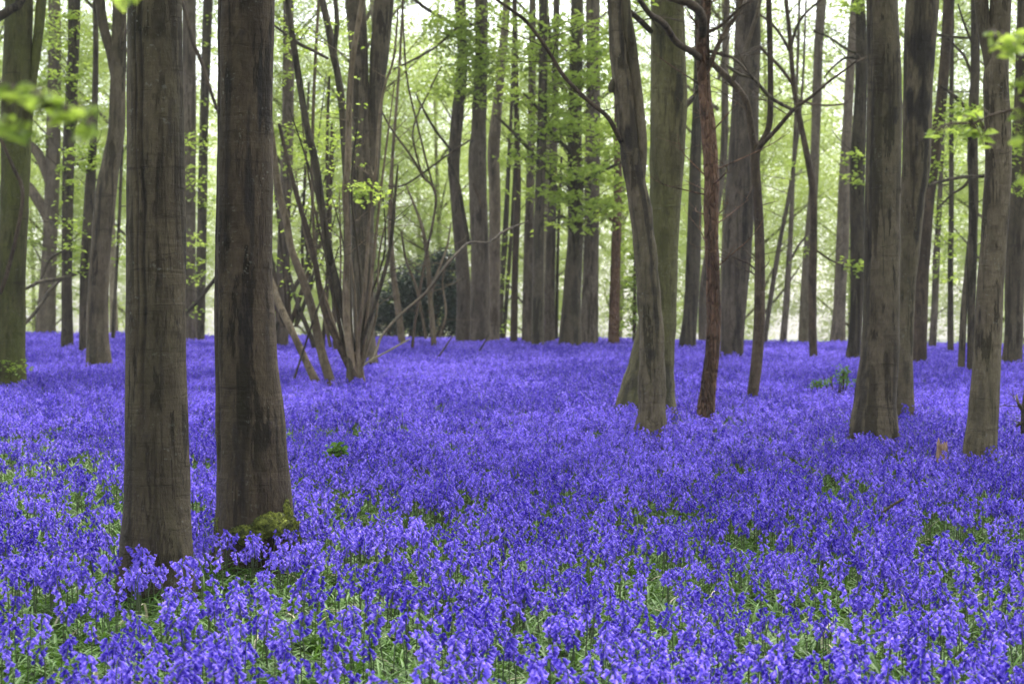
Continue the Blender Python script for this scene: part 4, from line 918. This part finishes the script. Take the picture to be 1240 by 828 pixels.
# individual bluebells in the nearest strip
rgb = random.Random(99)
protos = []
for k in range(10):
    s, f = MB(), MB()
    ls = []
    bluebell(rgb, s, f, MB(), nleaf=0, fat=1.24)
    for _ in range(3):
        l = MB(); strap(l, rgb, Vector((0, 0, 0)), 0); ls.append(l.mesh('bluebell_leaf', [M_STRAP]))
    protos.append((s.mesh('bluebell_stem', [M_STEM]), f.mesh('bluebell_flower_spike', [M_BELL]), ls))
def in_trunk(x, y):
    for (tx, ty, r) in TR:
        if (x - tx) ** 2 + (y - ty) ** 2 < r * r: return True
    return False
TR = [(o.location.x, o.location.y, .24 if o.location.y < 20 else .2) for o in col.objects if o.parent is None and o.type == 'EMPTY' and o.get('category') == 'tree' and o.location.y < 30]
def sparse(x, y):
    """greener openings of the carpet, 0..1"""
    px = CX + x / y * F; py = HY - (S(x, y) - CZ) / y * F
    v = .7 * noise.noise(Vector((x * .8, y * .45, 1.7))) + .8 * noise.noise(Vector((x * 1.7, y * 1.1, 8)))
    g = max(0, min(1, (v - .10) * 2.2)) * max(0, min(1, (30 - y) / 14))
    for (cx, cy, rx, ry, s) in ((50, 600, 100, 70, 1.3), (30, 770, 90, 60, 1.25), (330, 720, 60, 22, 1.1), (170, 695, 130, 24, 1.0), (430, 507, 70, 20, .8), (340, 690, 150, 30, .7), (1120, 590, 190, 18, .3), (960, 640, 120, 20, .3), (500, 790, 120, 40, .4), (1160, 690, 90, 30, .4), (230, 600, 40, 40, .8), (1010, 462, 40, 14, .5), (150, 740, 130, 30, .4)):
        e = ((px - cx) / rx) ** 2 + ((py - cy) / ry) ** 2
        if e < 1.6: g = max(g, s * min(1, 1.6 - e) * (.55 + .45 * max(-1, min(1, 3 * noise.noise(Vector((x * 2.1, y * 1.3, 5)))))) + .12)
    return g
NEAR_END = 9.7
def in_near(x, y): return 7.55 < y < NEAR_END and abs(x) < .262 * y
spots = []
tries = 0
cl = [(rgb.uniform(-2.6, 2.6), rgb.uniform(7.5, 9.8)) for _ in range(46)]
while len(spots) < 300 and tries < 20000:
    tries += 1
    if rgb.random() < .55:
        c = rgb.choice(cl); x = c[0] + rgb.gauss(0, .13); y = c[1] + rgb.gauss(0, .16)
    else:
        y = 7.55 + (NEAR_END - 7.55) * rgb.random(); x = rgb.uniform(-.262, .262) * y
    if not in_near(x, y) or rgb.random() < sparse(x, y) * .85: continue
    if any((x - a) ** 2 + (y - b) ** 2 < .0016 for a, b in spots): continue
    spots.append((x, y))
LAB = [('bluebell in the thick drift along the bottom edge below the two near beeches', 'bluebells along the bottom edge below the near beeches'),
       ('bluebell in the drift along the bottom edge at the middle of the picture', 'bluebells along the bottom edge at the middle'),
       ('bluebell in the drift along the bottom edge in the corner away from the near beeches', 'bluebells along the bottom edge in the far corner')]
for i, (x, y) in enumerate(spots):
    st, fl, ls = protos[i % 10]
    px = CX + x / y * F
    lab, grp = LAB[0 if px < 420 else (1 if px < 840 else 2)]
    root = empty('bluebell', Vector((x, y, G(x, y))), lab, 'flower', grp, rz=rgb.uniform(0, 6.28))
    s = rgb.uniform(.86, 1.16); root.scale = (s, s, s)
    link('stem', st, root); link('flower_spike', fl, root)
    for l in ls: link('leaf', l, root)

# the carpet beyond: patches of bluebells, scattered by geometry nodes
def patch(seed, n, size, nleaf, fat=1.0, bias=0.0):
    rg = random.Random(seed); mb = MB()
    cl = [(rg.uniform(-.5, .5) * size, rg.uniform(-.5, .5) * size) for _ in range(max(2, n // 4))]
    for k in range(n):
        if rg.random() < .5: c = rg.choice(cl); x, y = c[0] + rg.gauss(0, .05), c[1] + rg.gauss(0, .05)
        else: x, y = rg.uniform(-.5, .5) * size, rg.uniform(-.5, .5) * size
        bluebell(rg, mb, mb, mb, Vector((x, y, rg.uniform(-.05, .01))), (1, 0, 2), nleaf, fat=fat, tone=min(1, max(0, rg.uniform(.05, .8) + bias)))
    return mb.mesh('bluebell_patch', [M_BELL, M_STEM, M_STRAP])
def tuft(seed, n, size):
    rg = random.Random(seed); mb = MB()
    for k in range(n):
        b = Vector((rg.uniform(-.5, .5) * size, rg.uniform(-.5, .5) * size, -.01))
        for _ in range(3): strap(mb, rg, b, 0, rg.uniform(.16, .34))
        if rg.random() < .05: strap(mb, rg, b, 1, rg.uniform(.25, .4))
    return mb.mesh('leaf_patch', [M_STRAP, M_STRAW])
SZ = .5
def scatter(name, label, variants, pts):
    """pts: (x, y, z, rot, scale, variant)"""
    me = bpy.data.meshes.new(name)
    me.from_pydata([p[:3] for p in pts], [], [])
    for nm, idx, ty in (('rot', 3, 'FLOAT'), ('size', 4, 'FLOAT'), ('kindof', 5, 'INT')):
        a = me.attributes.new(nm, ty, 'POINT'); a.data.foreach_set('value', [p[idx] for p in pts])
    o = link(name, me); tag(o, label, None, None, 'stuff')
    ng = bpy.data.node_groups.new(name, 'GeometryNodeTree')
    ng.interface.new_socket('Geometry', in_out='INPUT', socket_type='NodeSocketGeometry'); ng.interface.new_socket('Geometry', in_out='OUTPUT', socket_type='NodeSocketGeometry')
    n = ng.nodes; L = ng.links
    gi = n.new('NodeGroupInput'); go = n.new('NodeGroupOutput'); jn = n.new('GeometryNodeJoinGeometry')
    def attr(nm, ty):
        a = n.new('GeometryNodeInputNamedAttribute'); a.data_type = ty; a.inputs[0].default_value = nm; return a.outputs[0]
    rot = attr('rot', 'FLOAT'); sz = attr('size', 'FLOAT'); kd = attr('kindof', 'INT')
    cx = n.new('ShaderNodeCombineXYZ'); L.new(rot, cx.inputs[2])
    for k, vm in enumerate(variants):
        src = bpy.data.objects.new(vm.name + '_source', vm)      # never linked to the scene: only its mesh is read
        oi = n.new('GeometryNodeObjectInfo'); oi.inputs['Object'].default_value = src; oi.inputs['As Instance'].default_value = False
        cmp_ = n.new('FunctionNodeCompare'); cmp_.data_type = 'INT'; cmp_.operation = 'EQUAL'; L.new(kd, cmp_.inputs[2]); cmp_.inputs[3].default_value = k
        ip = n.new('GeometryNodeInstanceOnPoints')
        L.new(gi.outputs[0], ip.inputs['Points']); L.new(cmp_.outputs[0], ip.inputs['Selection']); L.new(oi.outputs['Geometry'], ip.inputs['Instance'])
        L.new(cx.outputs[0], ip.inputs['Rotation']); L.new(sz, ip.inputs['Scale'])
        L.new(ip.outputs[0], jn.inputs[0])
    L.new(jn.outputs[0], go.inputs[0])
    md = o.modifiers.new('scatter', 'NODES'); md.node_group = ng
    return o
rgp = random.Random(5)
V_DENSE = [patch(200 + i, 22, SZ, 1, 1.18, (i - 3.5) * .09) for i in range(8)]
V_MID = [patch(220 + i, 12, SZ, 2, 1.2) for i in range(8)]
V_THIN = [patch(240 + i, 4, SZ, 3, 1.2) for i in range(5)]
pts, gpts = [], []
y = 4.5
while y < 71:
    hw = .285 * y + 1.6
    x = -hw
    while x < hw:
        jx, jy = x + rgp.uniform(-.14, .14), y + rgp.uniform(-.14, .14)
        z = G(jx, jy); g = sparse(jx, jy)
        far = max(0, min(1, (jy - 11) / 13))
        if not in_trunk(jx, jy):
            r = rgp.random()
            if in_near(jx, jy): v = (8 + rgp.randrange(8)) if r > .6 + g * .5 else 16 + rgp.randrange(5)
            elif r < g * .85: v = 16 + rgp.randrange(5)
            elif r < g * .85 + (1 - g) * (1 - far) * .75 + .02: v = 8 + rgp.randrange(8)
            else:
                dr = noise.noise(Vector((jx * .33, jy * .16, 21))) + .5 * noise.noise(Vector((jx * 1.1, jy * .5, 4)))
                v = int(max(0, min(7, round(3.5 + dr * 6 + rgp.gauss(0, 1.3)))))
            hs_ = 1.0 + .16 * noise.noise(Vector((jx * .5, jy * .3, 11)))
            pts.append((jx, jy, z, rgp.uniform(0, 6.28), hs_ * rgp.uniform(.90, 1.12), v))
        if jy < 34 and not in_trunk(jx, jy):
            for _ in range(2 if jy < 14 else 1):
                gpts.append((jx + rgp.uniform(-.2, .2), jy + rgp.uniform(-.2, .2), z - .01, rgp.uniform(0, 6.28), rgp.uniform(.8, 1.15), rgp.randrange(6)))
        x += SZ * .96
    y += SZ * .92
scatter('bluebell_carpet', 'deep violet-blue carpet of bluebells covering the woodland floor', V_DENSE + V_MID + V_THIN, pts)
scatter('grass_and_leaves', 'green strap leaves and grass growing under the bluebells', [tuft(300 + i, 26, SZ) for i in range(6)], gpts)


# ----------------------------------------------------------------- air
def haze():
    me = bpy.data.meshes.new('haze')
    x0, x1, y0, y1, z0, z1 = -510, 510, -70, 610, -5.0, 34
    v = [(x, y, z) for z in (z0, z1) for y in (y0, y1) for x in (x0, x1)]
    me.from_pydata(v, [], [(0, 2, 3, 1), (4, 5, 7, 6), (0, 1, 5, 4), (2, 6, 7, 3), (0, 4, 6, 2), (1, 3, 7, 5)])
    m = bpy.data.materials.new('haze_air'); m.use_nodes = True; nt = m.node_tree; nt.nodes.clear()
    out = nt.nodes.new('ShaderNodeOutputMaterial'); pv = nt.nodes.new('ShaderNodeVolumePrincipled')
    pv.inputs['Color'].default_value = (.93, .95, .92, 1); pv.inputs['Density'].default_value = HAZE; pv.inputs['Anisotropy'].default_value = .2
    nt.links.new(pv.outputs[0], out.inputs['Volume'])
    me.materials.append(m); o = link('haze', me); o['kind'] = 'stuff'; o['label'] = 'thin pale woodland haze'
HAZE = 0.0003
if HAZE: haze()


# ----------------------------------------------------------------- light, sky, camera
EL, AZ = 60, 18     # sun elevation; compass direction the light comes from, measured from +Y clockwise
w = bpy.data.worlds.new('World'); sc.world = w; w.use_nodes = True
nt = w.node_tree; nt.nodes.clear()
out = nt.nodes.new('ShaderNodeOutputWorld'); bg = nt.nodes.new('ShaderNodeBackground'); sky = nt.nodes.new('ShaderNodeTexSky')
sky.sky_type = 'NISHITA'; sky.sun_disc = False; sky.sun_elevation = R(EL); sky.sun_rotation = R(AZ); sky.air_density = 1.0; sky.dust_density = 3.0
hs = nt.nodes.new('ShaderNodeHueSaturation'); hs.inputs['Saturation'].default_value = .35
nt.links.new(sky.outputs[0], hs.inputs['Color']); nt.links.new(hs.outputs[0], bg.inputs['Color']); bg.inputs['Strength'].default_value = .15
nt.links.new(bg.outputs[0], out.inputs[0])
sl = bpy.data.lights.new('sun', 'SUN'); sl.energy = 1.5; sl.angle = R(11); sl.color = (1, .96, .90)
so = bpy.data.objects.new('sun', sl); col.objects.link(so)
d = Vector((math.sin(R(AZ)) * math.cos(R(EL)), math.cos(R(AZ)) * math.cos(R(EL)), math.sin(R(EL))))
so.rotation_euler = d.to_track_quat('Z', 'Y').to_euler(); so.location = (0, -20, 60)

cd = bpy.data.cameras.new('camera'); co = bpy.data.objects.new('camera', cd); col.objects.link(co)
co.location = (0, 0, CZ); co.rotation_euler = (R(90), 0, 0)
cd.sensor_width = 36; cd.lens = F / 1240 * 36; cd.shift_y = -(414 - HY) / 1240
cd.clip_start = .1; cd.clip_end = 3000
cd.dof.use_dof = True; cd.dof.focus_distance = 13.2; cd.dof.aperture_fstop = 4.0
sc.camera = co
sc.view_settings.view_transform = 'Standard'; sc.view_settings.look = 'None'; sc.view_settings.gamma = 1; sc.view_settings.use_curve_mapping = False
sc.view_settings.exposure = 1.92
sc.cycles.max_bounces = 7; sc.cycles.diffuse_bounces = 3; sc.cycles.glossy_bounces = 2; sc.cycles.transmission_bounces = 4; sc.cycles.transparent_max_bounces = 8; sc.cycles.volume_bounces = 0
sc.cycles.use_denoising = True
sc.cycles.caustics_reflective = False; sc.cycles.caustics_refractive = False
